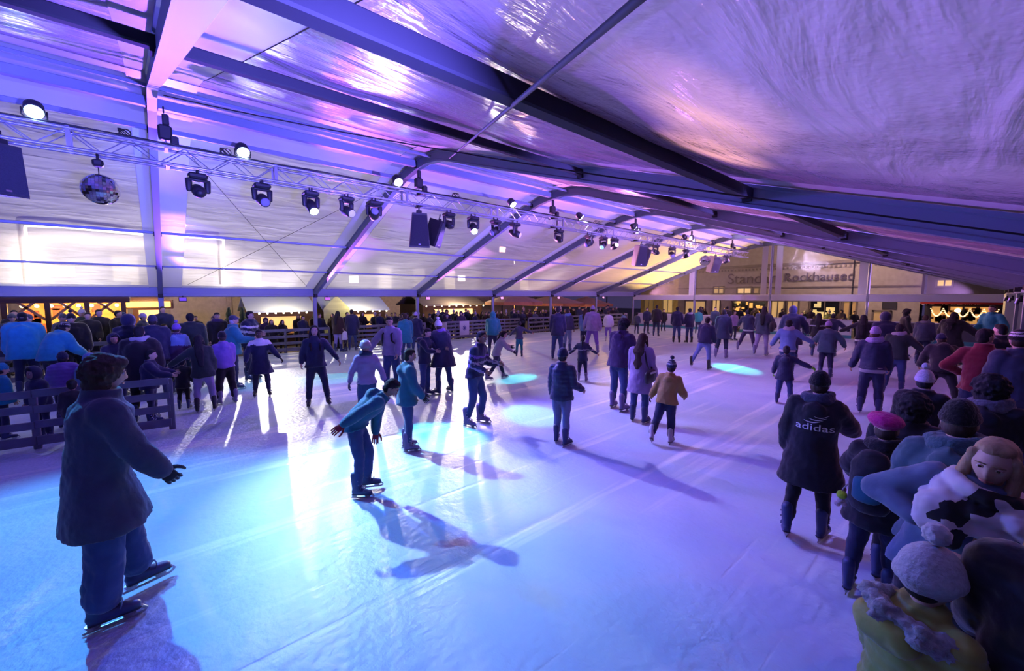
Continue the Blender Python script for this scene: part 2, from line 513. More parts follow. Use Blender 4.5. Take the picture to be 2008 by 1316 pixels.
    for nm, sx in (('L', -1), ('R', 1)):
        sh, el, wr = K['arm'+nm]
        sb = b*.75
        mb.tube([T(sx*.09, 0, .485), T(sx*.15, 0, .49)], [(.064+sb)*s, (.066+sb)*s], 14); mb.tube([sh, sh*.55+el*.45, el], [(.064+sb)*s, (.056+sb)*s, (.049+sb)*s], 14); mb.tube([el, el*.5+wr*.5, wr-(wr-el)*.06], [(.049+sb)*s, (.044+sb)*s, (.036+sb*.8)*s], 14)
    if hood == 'back':
        mb.tube([T(-.080, .005, .565), T(-.078, -.070, .560), T(0, -.125, .545), T(.078, -.070, .560), T(.080, .005, .565)], [.030*s, .044*s, .052*s, .044*s, .030*s], 10); mb.ell(T(0, -.120-b*.5, .475), (.115*s, .060*s, .085*s), Rt, 14, 10)
    jm = [mat(cc(j), .8 if not puff else .5, jk)]
    bl = bands or []
    for z0, z1, col in bl: jm.append(mat(cc(col), .8, jk))
    Ti = np.linalg.inv(Rt)
    def post(V, N, puff=puff, bl=bl, pel=pelvis.copy(), s=s, Ti=Ti):
        loc = (V-pel) @ Ti.T/s
        vm = None
        if puff:
            V = V+N*(puff*(np.abs(np.sin(loc[:, 2]*math.pi/.085))-.6))[:, None]
        if bl:
            vm = np.zeros(len(V), int)
            for i, (z0, z1, _) in enumerate(bl): vm[(loc[:, 2] > z0) & (loc[:, 2] < z1)] = i+1
        return V, vm
    jo = soft('coat' if hem > .25 else 'jacket', mb, jm, root, vox, 3, disp=.045 if q >= 1 else 0, dsz=.17, post=post if (puff or bl) else None)
    if belt:
        bb = MB(); bb.tube([T(0, 0, -hem-.07), T(0, 0, -hem+.05)], [((.166+b)*s, (.118+b)*s)]*2, 18, cap=False)
        bb.build('shirt_hem', mat(cc(belt), .85, 'cloth'), root, True)
    # --- hair, hood, hat
    H = lambda x, y, z: hc+hd @ (np.array([x, y, z])*hs)
    if hair and hat is None or (hair and hair[0] in ('long', 'pony', 'curly')):
        mb = MB(); kind = hair[0]
        if kind == 'curly':
            mb.ell(H(0, -.028, .03), np.array([.112, .112, .115])*hs, hd, 20, 14)
            mb.ell(H(0, .045, .085), np.array([.085, .06, .05])*hs, hd, 14, 10)
            mb.ell(H(0, -.05, -.07), np.array([.095, .08, .08])*hs, hd, 14, 10)
            rs = random.Random(3)
            for _ in range(320 if q >= 2 else 60):
                a, e = rs.uniform(0, 2*math.pi), rs.uniform(-1.1, 1.5)
                x, y, z = math.cos(e)*math.cos(a), math.cos(e)*math.sin(a), math.sin(e)
                if y > .35 and z < .45: continue
                mb.ell(H(.116*x, -.028+.116*y, .02+.118*z), rs.uniform(.009, .019)*hs*(1 if q >= 2 else 1.5), seg=7, rings=5)
        else:
            mb.ell(H(0, -.020, .026), np.array([.085, .088, .100])*hs, hd, 18, 12)
            if kind in ('long', 'longw'): mb.ell(H(0, .010, .090), np.array([.066, .062, .034])*hs, hd, 14, 10)
            else: mb.ell(H(0, .018, .076), np.array([.070, .062, .047])*hs, hd, 14, 10)
            mb.ell(H(0, -.035, -.03), np.array([.074, .064, .07])*hs, hd, 14, 10)
            if kind in ('long', 'longw'):
                wv = .03 if kind == 'longw' else .0
                L_ = hair[2] if len(hair) > 2 else .34
                back = [H(0, -.06, .03)]+[T(0, -.135-bulk-.01*math.sin(i*1.5), .56-i*L_/5) for i in range(0, 6)]
                back[1] = (H(0, -.085, -.06)+T(0, -.12-bulk*.6, .60))/2
                mb.tube(back, [(.07*hs, .05*hs), (.088*s, .05*s)]+[((.105-.009*i+wv*math.sin(i*2))*s, .036*s) for i in range(1, 6)], 12)
                for sx in (-1, 1):
                    mb.tube([H(sx*.070, .03, .05), H(sx*.084, .012, -.04), T(sx*.095, .035, .53), T(sx*.10, .115+bulk*.7, .42), T(sx*.095, .135+bulk*.7, .30)], [.022*hs, .027*hs, .035*s, .032*s, .018*s], 8)
            if kind == 'pony':
                mb.tube([H(0, -.10, .05), H(0, -.14, .03), H(0, -.145, -.06), T(0, -.15, .40)], [.03*hs, .035*hs, .032*hs, .015*hs], 8)
            if kind == 'bun': mb.ell(H(0, -.085, .085), .045*hs, None, 10, 8)
        soft('hair', mb, mat(cc(hair[1]), .85, 'hair'), root, vox*(.6 if q >= 2 else .8), 1 if kind == 'curly' else 2, disp=.016*hs if q >= 1 else 0, dsz=.03 if kind in ('curly',) else .05)
    if hood in ('up', 'fur'):
        ho = MB(); n, m_ = 20, 12
        sh = []
        for rad in (1.0, .86):
            for i in range(m_+1):
                a = R_(180-118*(i/m_)) if False else R_(0+128*(i/m_))     # 0 = back pole, opening at the front
                for k in range(n):
                    p = 2*math.pi*k/n
                    x, z = math.sin(a)*math.cos(p), math.sin(a)*math.sin(p); y = -math.cos(a)
                    zz = z*(.150 if z > 0 else .165)
                    sh.append(H(x*.122*rad, y*.125*rad-.012, zz*rad+.018))
        F = []; o2 = (m_+1)*n
        for i in range(m_):
            for k in range(n):
                a, b2, c2, d = i*n+k, i*n+(k+1) % n, (i+1)*n+(k+1) % n, (i+1)*n+k
                F.append((a, b2, c2, d)); F.append((o2+a, o2+d, o2+c2, o2+b2))
        for k in range(n):
            a = m_*n+k; b2 = m_*n+(k+1) % n
            F.append((a, b2, o2+b2, o2+a))
        ho.add(sh, F)
        hob = ho.build('hood', mat(cc(j), .8, jk), root, True)
        if hood == 'fur':
            fm = MB()
            ring = [H(.100*math.cos(p), .070-.012, .018+(.125 if math.sin(p) > 0 else .14)*math.sin(p)) for p in np.linspace(0, 2*math.pi, 20, endpoint=False)]
            fm.tube(ring, [.024*hs]*20, 8, cap=False, closed=True)
            soft('fur_trim', fm, mat((.45, .42, .42), .95, 'fur'), hob, .012, 1, disp=.03, dsz=.02)
    if hat and (hair is None or hair[0] == 'short'):
        mb = MB(); mb.ell(H(0, -.030, -.022), np.array([.079, .070, .074])*hs, hd, 16, 10)
        soft('hair', mb, mat(cc(hair[1]) if hair else C['brown'], .7, 'hair'), root, vox*.8, 1)
    if hat:
        HSC = hatk
        hk, hcol2 = hat[0], cc(hat[1])
        mb = MB()
        if hk in ('beanie', 'bobble'):
            mb.ell(H(0, -.012, .050), np.array([.085, .100, .104])*hs*HSC, hd, 20, 14)
            mb.tube([H(.086*HSC*math.cos(p), -.012+.101*HSC*math.sin(p), .030+.012*math.sin(p)) for p in np.linspace(0, 2*math.pi, 18, endpoint=False)], [(.027*hs, .011*hs)]*18, 8, ref=hd[:, 2], closed=True)
            post2 = None; ms = [mat(hcol2, .95, 'knit')]
            if len(hat) > 2:
                ms.append(mat(cc(hat[2]), .95, 'knit'))
                def post2(V, N, hc=hc.copy(), hdi=np.linalg.inv(hd), hs=hs):
                    l = (V-hc) @ hdi.T/hs
                    return V, ((l[:, 2] > .06) & (l[:, 2] < .085) | (l[:, 2] > .105) & (l[:, 2] < .12)).astype(int)
            ho2 = soft('beanie', mb, ms, root, min(vox, .02), 2, post=post2)
            if hk == 'bobble':
                pm = MB(); pm.ell(H(0, -.02, .152+.104*(HSC-1)+.038*HSC), .040*hs*HSC, None, 16, 12)
                soft('pompom', pm, mat(cc(hat[3]) if len(hat) > 3 else hcol2, .95, 'fur'), ho2, .009, 1, disp=.022, dsz=.012)
        elif hk == 'cap':
            mb.ell(H(0, -.01, .050), np.array([.086, .102, .085])*hs, hd, 18, 12)
            mb.tube([H(0, .06, .050), H(0, .155, .035)], [(.075*hs, .012*hs), (.055*hs, .008*hs)], 12, ref=hd[:, 0])
            soft('cap', mb, mat(hcol2, .8, 'cloth'), root, min(vox, .016), 1)
        elif hk == 'helmet':
            mb.ell(H(0, -.012, .045), np.array([.108, .125, .105])*hs, hd, 20, 14)
            mb.tube([H(.106*math.cos(p), -.012+.122*math.sin(p), .020) for p in np.linspace(0, 2*math.pi, 18, endpoint=False)], [.016*hs]*18, 8, closed=True)
            soft('helmet', mb, mat(hcol2, .35, 'shell'), root, min(vox, .016), 2)
        elif hk == 'beret':
            mb.ell(H(-.008, -.015, .078), np.array([.128, .135, .075])*hs, hd @ Ry(.12), 22, 12)
            mb.ell(H(0, -.01, .045), np.array([.090, .105, .06])*hs, hd, 18, 10)
            soft('beret', mb, mat(hcol2, .95, 'knit'), root, min(vox, .018), 2, disp=.02, dsz=.06)
    if scarf:
        sm = MB()
        for k, (zz, rx, ry, th) in enumerate(((.585, .108, .100, .042), (.625, .100, .095, .036))):
            sm.tube([T((rx+bulk*.3)*math.cos(p), .012+(ry+bulk*.3)*math.sin(p), zz+.02*math.sin(p+k)) for p in np.linspace(0, 2*math.pi, 16, endpoint=False)], [(th*s)]*16, 8, ref=(0, 0, 1), closed=True)
        soft('scarf', sm, mat(cc(scarf), .95, 'knit' if q >= 2 else 'cloth'), root, vox, 2, disp=.02 if q else 0, dsz=.06)
    # --- skates
    if sk:
        boot, blade = skate_mesh(min(q, 2), sk, SKC[sk])
        for i, (nm, sx) in enumerate((('L', -1), ('R', 1))):
            hp, kn, an = K['leg'+nm]
            o = bpy.data.objects.new('ice_skate', boot); COL.objects.link(o); o.parent = root
            Bf = Rz(R_(-sx*toe)) @ Rx(R_(pitch[i]))
            o.matrix_local = Matrix(M4(Bf, an, s*1.03).tolist())
            bo = bpy.data.objects.new('blade', blade); COL.objects.link(bo); bo.parent = o
    else:
        fm = MB()
        for i, (nm, sx) in enumerate((('L', -1), ('R', 1))):
            an = K['leg'+nm][2]
            f0 = np.array([an[0], an[1], 0])
            fm2 = MB(); fm2.tube([an+np.array([0, -.02, .02])*s, f0+np.array([0, -.03, .045])*s, f0+np.array([0, .08, .045])*s, f0+np.array([0, .17, .035])*s], [(.045*s, .045*s), (.043*s, .04*s), (.045*s, .036*s), (.036*s, .028*s)], 10)
            fm2.build('shoe', mat(C['black'], .6, 'shoe'), root, True)
    info = dict(root=root, T=T, H=H, s=s, hs=hs, K=K, jacket=jo, h=hh, org=org, Rt=Rt, hd=hd, bulk=bulk)
    PEOPLE.append((label, hh))
    return info
# ------------------------------------------------------------------ tent
XL, XR, XC, Y0 = -19.4, .82, -9.3, .33
PROF = [(XL, 2.42), (-15.2, 3.93), (-11.2, 5.36), (-10.5, 5.56), (-9.85, 5.655), (-9.3, 5.68), (-8.75, 5.62), (-8.2, 5.47), (-7.4, 5.20), (-3.3, 3.90), (XR, 2.61)]
px_, pz_ = [p[0] for p in PROF], [p[1] for p in PROF]
def roof(x, off=0.0): return float(np.interp(x, px_, pz_))+off
ALU = mat((.19, .21, .30), .5, 'aluminium', .0)
ALUD = mat((.014, .013, .018), .7, 'steel_paint', .2)
WHITE_PVC = None
def pvc_white():
    m, nt, p = nodes('white_canvas')
    N, L = nt.nodes, nt.links
    p.inputs['Base Color'].default_value = (.70, .71, .76, 1); p.inputs['Roughness'].default_value = .4
    tr = N.new('ShaderNodeBsdfTranslucent'); tr.inputs['Color'].default_value = (.6, .6, .66, 1)
    mx = N.new('ShaderNodeMixShader'); mx.inputs[0].default_value = .22
    b, t, mp = bump(nt, 1.3, .35, .05, stretch=(1, .5, 1))
    L.new(b.outputs[0], p.inputs['Normal'])
    out = N['Material Output']
    L.new(p.outputs[0], mx.inputs[1]); L.new(tr.outputs[0], mx.inputs[2]); L.new(mx.outputs[0], out.inputs['Surface'])
    return m
def film(name, wrinkle_rot, clear=.30, trans=.55, wr=.7, gloss=1.0, tint=(.9, .9, .95), drops=0.0, rough=.16, body=(.62, .60, .66), seeblur=0, rfr=.13):
    """clear plastic sheeting: partly see-through, milky where light falls on it, glossy and creased"""
    m, nt, p = nodes(name)
    N, L = nt.nodes, nt.links
    N.remove(p)
    tc = N.new('ShaderNodeTexCoord')
    mp = N.new('ShaderNodeMapping'); mp.inputs['Rotation'].default_value = (0, 0, wrinkle_rot); mp.inputs['Scale'].default_value = (1.0, .22, 1.0)
    L.new(tc.outputs['Object'], mp.inputs['Vector'])
    n1 = N.new('ShaderNodeTexNoise'); n1.inputs['Scale'].default_value = 3.2; n1.inputs['Detail'].default_value = 5; n1.inputs['Distortion'].default_value = .6
    L.new(mp.outputs[0], n1.inputs['Vector'])
    n2 = N.new('ShaderNodeTexNoise'); n2.inputs['Scale'].default_value = .55; n2.inputs['Detail'].default_value = 3
    L.new(tc.outputs['Object'], n2.inputs['Vector'])
    ad = N.new('ShaderNodeMath'); ad.operation = 'MULTIPLY_ADD'; ad.inputs[1].default_value = 2.0
    L.new(n2.outputs[0], ad.inputs[0]); L.new(n1.outputs[0], ad.inputs[2])
    h = ad.outputs[0]
    if drops:
        v = N.new('ShaderNodeTexNoise'); v.inputs['Scale'].default_value = 26; v.inputs['Detail'].default_value = 2
        L.new(tc.outputs['Object'], v.inputs['Vector'])
        a2 = N.new('ShaderNodeMath'); a2.operation = 'MULTIPLY_ADD'; a2.inputs[1].default_value = drops
        L.new(v.outputs[0], a2.inputs[0]); L.new(h, a2.inputs[2]); h = a2.outputs[0]
    b = N.new('ShaderNodeBump'); b.inputs['Strength'].default_value = wr; b.inputs['Distance'].default_value = .06
    L.new(h, b.inputs['Height'])
    tl = N.new('ShaderNodeBsdfTranslucent'); tl.inputs['Color'].default_value = (*body, 1); L.new(b.outputs[0], tl.inputs['Normal'])
    df = N.new('ShaderNodeBsdfDiffuse'); df.inputs['Color'].default_value = (*body, 1); L.new(b.outputs[0], df.inputs['Normal'])
    milk = N.new('ShaderNodeMixShader'); milk.inputs[0].default_value = 1-trans
    L.new(tl.outputs[0], milk.inputs[1]); L.new(df.outputs[0], milk.inputs[2])
    rf = N.new('ShaderNodeBsdfRefraction'); rf.inputs['IOR'].default_value = 1.25; rf.inputs['Roughness'].default_value = rfr; rf.inputs['Color'].default_value = (*tint, 1)
    L.new(b.outputs[0], rf.inputs['Normal'])
    tp = N.new('ShaderNodeBsdfTransparent'); tp.inputs['Color'].default_value = (*tint, 1)
    see = N.new('ShaderNodeMixShader'); see.inputs[0].default_value = seeblur
    L.new(tp.outputs[0], see.inputs[1]); L.new(rf.outputs[0], see.inputs[2])
    m1 = N.new('ShaderNodeMixShader'); m1.inputs[0].default_value = clear
    L.new(milk.outputs[0], m1.inputs[1]); L.new(see.outputs[0], m1.inputs[2])
    gl = N.new('ShaderNodeBsdfGlossy'); gl.inputs['Roughness'].default_value = rough; L.new(b.outputs[0], gl.inputs['Normal'])
    fr = N.new('ShaderNodeFresnel'); fr.inputs['IOR'].default_value = 1.45; L.new(b.outputs[0], fr.inputs['Normal'])
    fm = N.new('ShaderNodeMath'); fm.operation = 'MULTIPLY'; fm.inputs[1].default_value = gloss; L.new(fr.outputs[0], fm.inputs[0])
    m2 = N.new('ShaderNodeMixShader'); L.new(fm.outputs[0], m2.inputs[0]); L.new(m1.outputs[0], m2.inputs[1]); L.new(gl.outputs[0], m2.inputs[2])
    L.new(m2.outputs[0], N['Material Output'].inputs['Surface'])
    return m
WHITE_PVC = pvc_white()
FILM_L = film('clear_film_left', .5, clear=.10, trans=.66, wr=.6, gloss=.6, seeblur=0)
FILM_R = film('clear_film_right', 1.45, clear=.01, trans=.34, wr=.85, gloss=.95, drops=.06, rough=.20, body=(.62, .46, .60))
FILM_G = film('clear_film_gable', 1.2, clear=.93, trans=.5, wr=.25, gloss=.6, seeblur=.3)
for n_ in FILM_G.node_tree.nodes:
    if n_.type == 'BSDF_REFRACTION': n_.inputs['Roughness'].default_value = .05; n_.inputs['IOR'].default_value = 1.01

NB = range(-2, 7)           # arches
for n in NB:
    y = Y0+5*n-(.15 if n == 0 else 0)
    nmz = ['two bays behind the view', 'one bay behind the view', 'leftmost with a near-vertical post', 'second from the left', 'third from the left', 'fourth from the left', 'fifth from the left', 'sixth from the left', 'last one at the glazed gable'][n+2]
    a = thing('tent_arch', 'blue-lit aluminium tent arch, '+nmz, 'tent frame', (XC, y, 0), group='tent arches')
    for nm, pr in (('rafter', [p for p in PROF if p[0] <= XC]), ('rafter', [p for p in PROF if p[0] >= XC])):
        mb = MB(); P = [np.array([x-XC, 0, z]) for x, z in pr]
        w, hgt = .066, .125
        V = []; F = []
        for i, p in enumerate(P):
            t = nrm(P[min(i+1, len(P)-1)]-P[max(i-1, 0)]); nn = np.array([-t[2], 0, t[0]])
            # I-shaped extrusion: flanges wide, web slightly in
            for sx, sn in ((-1, -1), (-1, -.72), (-.72, -.62), (-.72, .62), (-1, .72), (-1, 1), (1, 1), (1, .72), (.72, .62), (.72, -.62), (1, -.72), (1, -1)):
                V.append(p+np.array([0, sx*w, 0])+nn*sn*hgt)
        for i in range(len(P)-1):
            for k in range(12): F.append((i*12+k, i*12+(k+1) % 12, (i+1)*12+(k+1) % 12, (i+1)*12+k))
        F.append(tuple(range(12))); F.append(tuple((len(P)-1)*12+k for k in range(12))[::-1])
        mb.add(V, F); mb.build(nm, ALU, a)
    for sx in (XL, XR):
        mb = MB(); mb.box((sx-XC, 0, 1.2), (.10, .16, 2.45), bev=.015); mb.box((sx-XC, 0, .01), (.28, .28, .02))
        if n == 6 and sx == XL: pass
        mb.build('post', ALU, a)
    for sx, off in ((XL, .12), (XR, -.12)): MB().box((sx-XC+off, 0, roof(sx+off)-.14), (.30, .14, .16), bev=.02).build('bracket', ALUD, a)
    for x in (-15.0, -17.2, -10.75, -9.85, -4.4, -1.9): MB().box((x-XC, 0, roof(x)-.02), (.10, .17, .10)).build('purlin_clamp', ALUD, a)

for k, (x, w, hgt, m_, lb) in enumerate([(-17.2, .05, .06, ALU, 'thin purlin on the left roof slope, lowest above the eave'), (-15.0, .055, .07, ALU, 'purlin across the middle of the left roof slope'),
        (-10.75, .07, .09, ALU, 'purlin left of the ridge, just above the lighting truss'), (-9.85, .13, .16, ALU, 'thick ridge purlin that the chain hoists hang below'),
        (-9.1, .05, .06, ALU, 'slim purlin along the right edge of the ridge'), (-4.4, .085, .10, ALUD, 'dark purlin on the upper right roof slope'), (-1.9, .115, .12, ALUD, 'thick dark purlin running overhead across the right roof slope')]):
    o = MB().bar((x, -12, roof(x)+.02), (x, 30.33, roof(x)+.02), w, hgt, bev=.012).build('roof_purlin', m_)
    tag(o, lb, 'purlin')

wi = [0]
def skin_quad(name, xs, ys, off, m, sag=0.0, cut=None, amp=0.0):
    """roof sheet over xs × ys following the profile, with a little sag between frames"""
    mb = MB(); V = []; F = []; nx, ny = len(xs), len(ys)
    for i, x in enumerate(xs):
        for jx, y in enumerate(ys):
            u = jx/(ny-1); w_ = i/(nx-1)
            s_ = 4*u*(1-u)*min(1, 4*w_*(1-w_)*1.3)
            z = roof(x, off)-sag*s_
            if amp: z += amp*s_*mnoise.noise(Vector((x*.9, y*.5, 3.1)))+amp*.35*s_*mnoise.noise(Vector((x*4, y*1.1, 1.7)))
            V.append((x, y, z))
    for i in range(nx-1):
        for jx in range(ny-1):
            a = i*ny+jx; F.append((a, a+1, a+ny+1, a+ny))
    mb.add(V, F)
    return tag(mb.build(name, m, None, True), kind='structure')
OFF = .15
def lin(a, b, n): return [a+(b-a)*i/(n-1) for i in range(n)]
XWL0, XWL1, XWR0, XWR1 = -19.1, -11.05, -8.85, .72
mbw = MB()
def sheet(x0, x1, y0, y1, nx=8):
    xs = lin(x0, x1, nx); V = []; F = []
    for x in xs: V += [(x, y0, roof(x, OFF)), (x, y1, roof(x, OFF))]
    for i in range(nx-1): F.append((2*i, 2*i+1, 2*i+3, 2*i+2))
    mbw.add(V, F)
for n in range(-2, 6):
    ya, yb = Y0+5*n, Y0+5*n+5
    gap = .45
    sheet(XL-.1, XR+.1, ya, ya+gap, 26); sheet(XL-.1, XR+.1, yb-gap, yb, 26)
    sheet(XL-.1, XWL0, ya+gap, yb-gap, 3); sheet(XWL1, XWR0, ya+gap, yb-gap, 12); sheet(XWR1, XR+.1, ya+gap, yb-gap, 2)
    wi[0] += 1; skin_quad('window_%d' % wi[0], lin(XWL0, XWL1, 22), lin(ya+gap, yb-gap, 14), OFF-.01, FILM_L, .05, amp=.03)
    wi[0] += 1; skin_quad('window_%d' % wi[0], lin(XWR0, XWR1, 40), lin(ya+gap, yb-gap, 26), OFF-.01, FILM_R, .07, amp=.09)
struct('ceiling', mbw, WHITE_PVC)
# eaves
for nm, x, z0, z1, lb in (('trim_1', XL+.02, 2.27, 2.62, 'left'), ('trim_2', XR-.02, 2.40, 2.72, 'right')):
    mb = MB(); mb.box((x, 9, (z0+z1)/2), (.10, 42.6, z1-z0), bev=.02); mb.box((x+(.07 if x < -5 else -.07), 9, z0+.06), (.06, 42.6, .09), bev=.01)
    struct(nm, mb, ALU)
# gable end
YG = Y0+30.0
mb = MB(); mb.box((XC, YG, 2.19), (XR-XL, .10, .40), bev=.02); struct('trim_3', mb, mat((.55, .55, .62), .5, 'aluminium', .1))
def gable_x(px): return at_y(px, 577, YG)[0]
qx = [gable_x(1362), gable_x(1510), gable_x(1702)]
mbw = MB(); mbp = MB()
for x in qx:
    mbp.box((x, YG, (roof(x))/2), (.12, .14, roof(x)), bev=.02)
    if abs(x-qx[1]) < .1:
        for d in (-.42, .42): mbw.box((x+d, YG+.04, (2.4+roof(x+d))/2), (.34, .02, roof(x+d)-2.4))
    else: mbw.box((x-.26, YG+.04, (2.4+roof(x-.26))/2), (.40, .02, roof(x-.26)-2.4))
struct('wall_far', mbw, WHITE_PVC)
struct('trim_4', mbp, ALU)
for x0, x1 in ((XL, qx[0]), (qx[0], qx[1]), (qx[1], qx[2]), (qx[2], XR)):
    mb = MB(); V = []; F = []; xs = lin(x0+.06, x1-.06, 8)
    for x in xs: V += [(x, YG+.06, 2.4), (x, YG+.06, max(2.41, roof(x)))]
    for i in range(7): F.append((2*i, 2*i+2, 2*i+3, 2*i+1))
    mb.add(V, F); wi[0] += 1; struct('window_%d' % wi[0], mb, FILM_G)
# padded corner column at the far right
p0, p1 = at_y(1967, 600, YG-.3), at_y(2030, 600, YG-.3)
mb = MB(); mb.box(((p0[0]+p1[0])/2, YG-.3, 1.2), (p1[0]-p0[0], .5, 2.5), bev=.06)
tag(mb.build('column', WHITE_PVC), 'thick white padded corner column at the far right end of the rink', 'column')

# bracing cables
def cable(name, label, a, b, r, sag=0.0, cat='cable'):
    a = np.asarray(a, float); b = np.asarray(b, float)
    pts = [a+(b-a)*t-np.array([0, 0, sag*4*t*(1-t)]) for t in np.linspace(0, 1, 18)]
    return tag(MB().tube(pts, r, 6).build(name, mat((.008, .008, .011), .8, 'steel_cable'), None, True), label, cat)
cable('bracing_cable', 'taut dark bracing cable crossing diagonally under the right roof slope', (-8.35, Y0+5, roof(-8.35)-.06), (.35, Y0+.05, roof(.35)-.05), .013)
cable('bracing_cable', 'thin sagging bracing cable from the nearest ridge to the second frame', (-9.2, Y0, roof(-9.2)-.05), (.6, Y0+5, roof(.6)-.02), .008, .12)
cable('bracing_cable', 'thin crossing cable on the left film panel rising to the right', (-18.6, Y0+.6, roof(-18.6)+.0), (-11.3, Y0+4.7, roof(-11.3)+.0), .006, .02)
cable('bracing_cable', 'thin crossing cable on the left film panel falling to the right', (-11.3, Y0+.4, roof(-11.3)+.0), (-18.6, Y0+4.5, roof(-18.6)+.0), .006, .02)

# ------------------------------------------------------------------ ice and ground
def ice_mat():
    m, nt, p = nodes('ice')
    N, L = nt.nodes, nt.links
    tc = N.new('ShaderNodeTexCoord')
    def noise(sc, det, stretch=None, dist=0):
        t = N.new('ShaderNodeTexNoise'); t.inputs['Scale'].default_value = sc; t.inputs['Detail'].default_value = det; t.inputs['Distortion'].default_value = dist
        mp = N.new('ShaderNodeMapping'); L.new(tc.outputs['Object'], mp.inputs['Vector'])
        if stretch: mp.inputs['Scale'].default_value = stretch[:3]; mp.inputs['Rotation'].default_value = (0, 0, stretch[3])
        L.new(mp.outputs[0], t.inputs['Vector']); return t
    big = noise(.8, 5, dist=.5); fine = noise(14, 6); s1 = noise(3.0, 4, (1, .05, 1, .5), .2); s2 = noise(3.4, 4, (1, .05, 1, -.7), .2)
    # skate tracks: pale scratched bands
    cr1 = N.new('ShaderNodeValToRGB'); cr1.color_ramp.elements[0].position = .58; cr1.color_ramp.elements[1].position = .72; L.new(s1.outputs[0], cr1.inputs[0])
    cr2 = N.new('ShaderNodeValToRGB'); cr2.color_ramp.elements[0].position = .58; cr2.color_ramp.elements[1].position = .72; L.new(s2.outputs[0], cr2.inputs[0])
    mxm = N.new('ShaderNodeMath'); mxm.operation = 'MAXIMUM'; L.new(cr1.outputs[0], mxm.inputs[0]); L.new(cr2.outputs[0], mxm.inputs[1])
    c1 = N.new('ShaderNodeMix'); c1.data_type = 'RGBA'; c1.inputs['A'].default_value = (.32, .46, .66, 1); c1.inputs['B'].default_value = (.72, .81, .92, 1)
    L.new(big.outputs[0], c1.inputs['Factor'])
    c2 = N.new('ShaderNodeMix'); c2.data_type = 'RGBA'; c2.inputs['B'].default_value = (.92, .95, .98, 1)
    sc = N.new('ShaderNodeMath'); sc.operation = 'MULTIPLY'; sc.inputs[1].default_value = .95; L.new(mxm.outputs[0], sc.inputs[0])
    L.new(sc.outputs[0], c2.inputs['Factor']); L.new(c1.outputs['Result'], c2.inputs['A']); L.new(c2.outputs['Result'], p.inputs['Base Color'])
    rr = N.new('ShaderNodeMapRange'); rr.inputs['To Min'].default_value = .23; rr.inputs['To Max'].default_value = .62; L.new(fine.outputs[0], rr.inputs['Value']); L.new(rr.outputs[0], p.inputs['Roughness'])
    a1 = N.new('ShaderNodeMath'); a1.operation = 'MULTIPLY_ADD'; a1.inputs[1].default_value = .5; L.new(fine.outputs[0], a1.inputs[0]); L.new(big.outputs[0], a1.inputs[2])
    a2 = N.new('ShaderNodeMath'); a2.operation = 'MULTIPLY_ADD'; a2.inputs[1].default_value = -.35; L.new(mxm.outputs[0], a2.inputs[0]); L.new(a1.outputs[0], a2.inputs[2])
    b = N.new('ShaderNodeBump'); b.inputs['Strength'].default_value = .6; b.inputs['Distance'].default_value = .05; L.new(a2.outputs[0], b.inputs['Height']); L.new(b.outputs[0], p.inputs['Normal'])
    p.inputs['Specular IOR Level'].default_value = .30
    return m
mb = MB(); mb.box((-8.85, 10.2, -.15), (19.3, 36.6, .30)); struct('floor', mb, ice_mat())
mb = MB(); mb.box((-12, 20, -.45), (120, 120, .1)); struct('ground', mb, mat((.06, .055, .055), .6, 'stone'))
# ------------------------------------------------------------------ lighting truss
TX, TZ0, TZ1 = -9.75, 4.62, 4.92
BLK = mat((.012, .012, .016), .45, 'black_metal', .2); BLKC = mat((.014, .014, .02), .55, 'black_paint')
CHR = mat((.35, .36, .42), .35, 'aluminium', .5)
tr = thing('lighting_truss', 'long aluminium lattice lighting truss hanging under the ridge', 'truss', (TX, 0, TZ1))
YA, YB = -9.5, 27.3
for x in (-.145, .145):
    for z in (0, -.30): MB().tube([(x, YA, z), (x, YB, z)], .025, 8).build('chord', CHR, tr, True)
mb = MB(); step = .36; y = YA; k = 0
while y < YB-step:
    s = 1 if k % 2 else -1
    for x in (-.145, .145): mb.tube([(x, y, -.15-.15*s), (x, y+step, -.15+.15*s)], .009, 5, cap=False)
    for z in (0, -.30): mb.tube([(-.145*s, y, z), (.145*s, y+step, z)], .008, 5, cap=False)
    if k % 8 == 0:
        for x in (-.145, .145): mb.box((x, y, -.15), (.03, .05, .36))
    y += step; k += 1
mb.build('lacing', CHR, tr)
mb = MB(); rs = random.Random(5)
for xx, zz in ((.11, .03), (.16, .02), (-.05, .03)):
    pts = [(xx+.02*math.sin(y*2.1+xx*9), y, zz+.025*abs(math.sin(y*1.7+xx*20))) for y in np.arange(YA+.2, YB, .35)]
    mb.tube(pts, .013, 5)
mb.build('power_cable', BLK, tr, True)
for k, yy in enumerate((-.2, 1.2, 6.4, 12.6)):
    mb = MB()
    for j in range(3): mb.tube([(.05+.09*math.cos(a)*(1-.2*j), yy+.13*math.cos(a*1.0+j)*.6, .09+.08*math.sin(a)) for a in np.linspace(0, 2*math.pi, 14, endpoint=False)], .010, 5, closed=True)
    mb.build('cable_coil', BLK, tr, True)

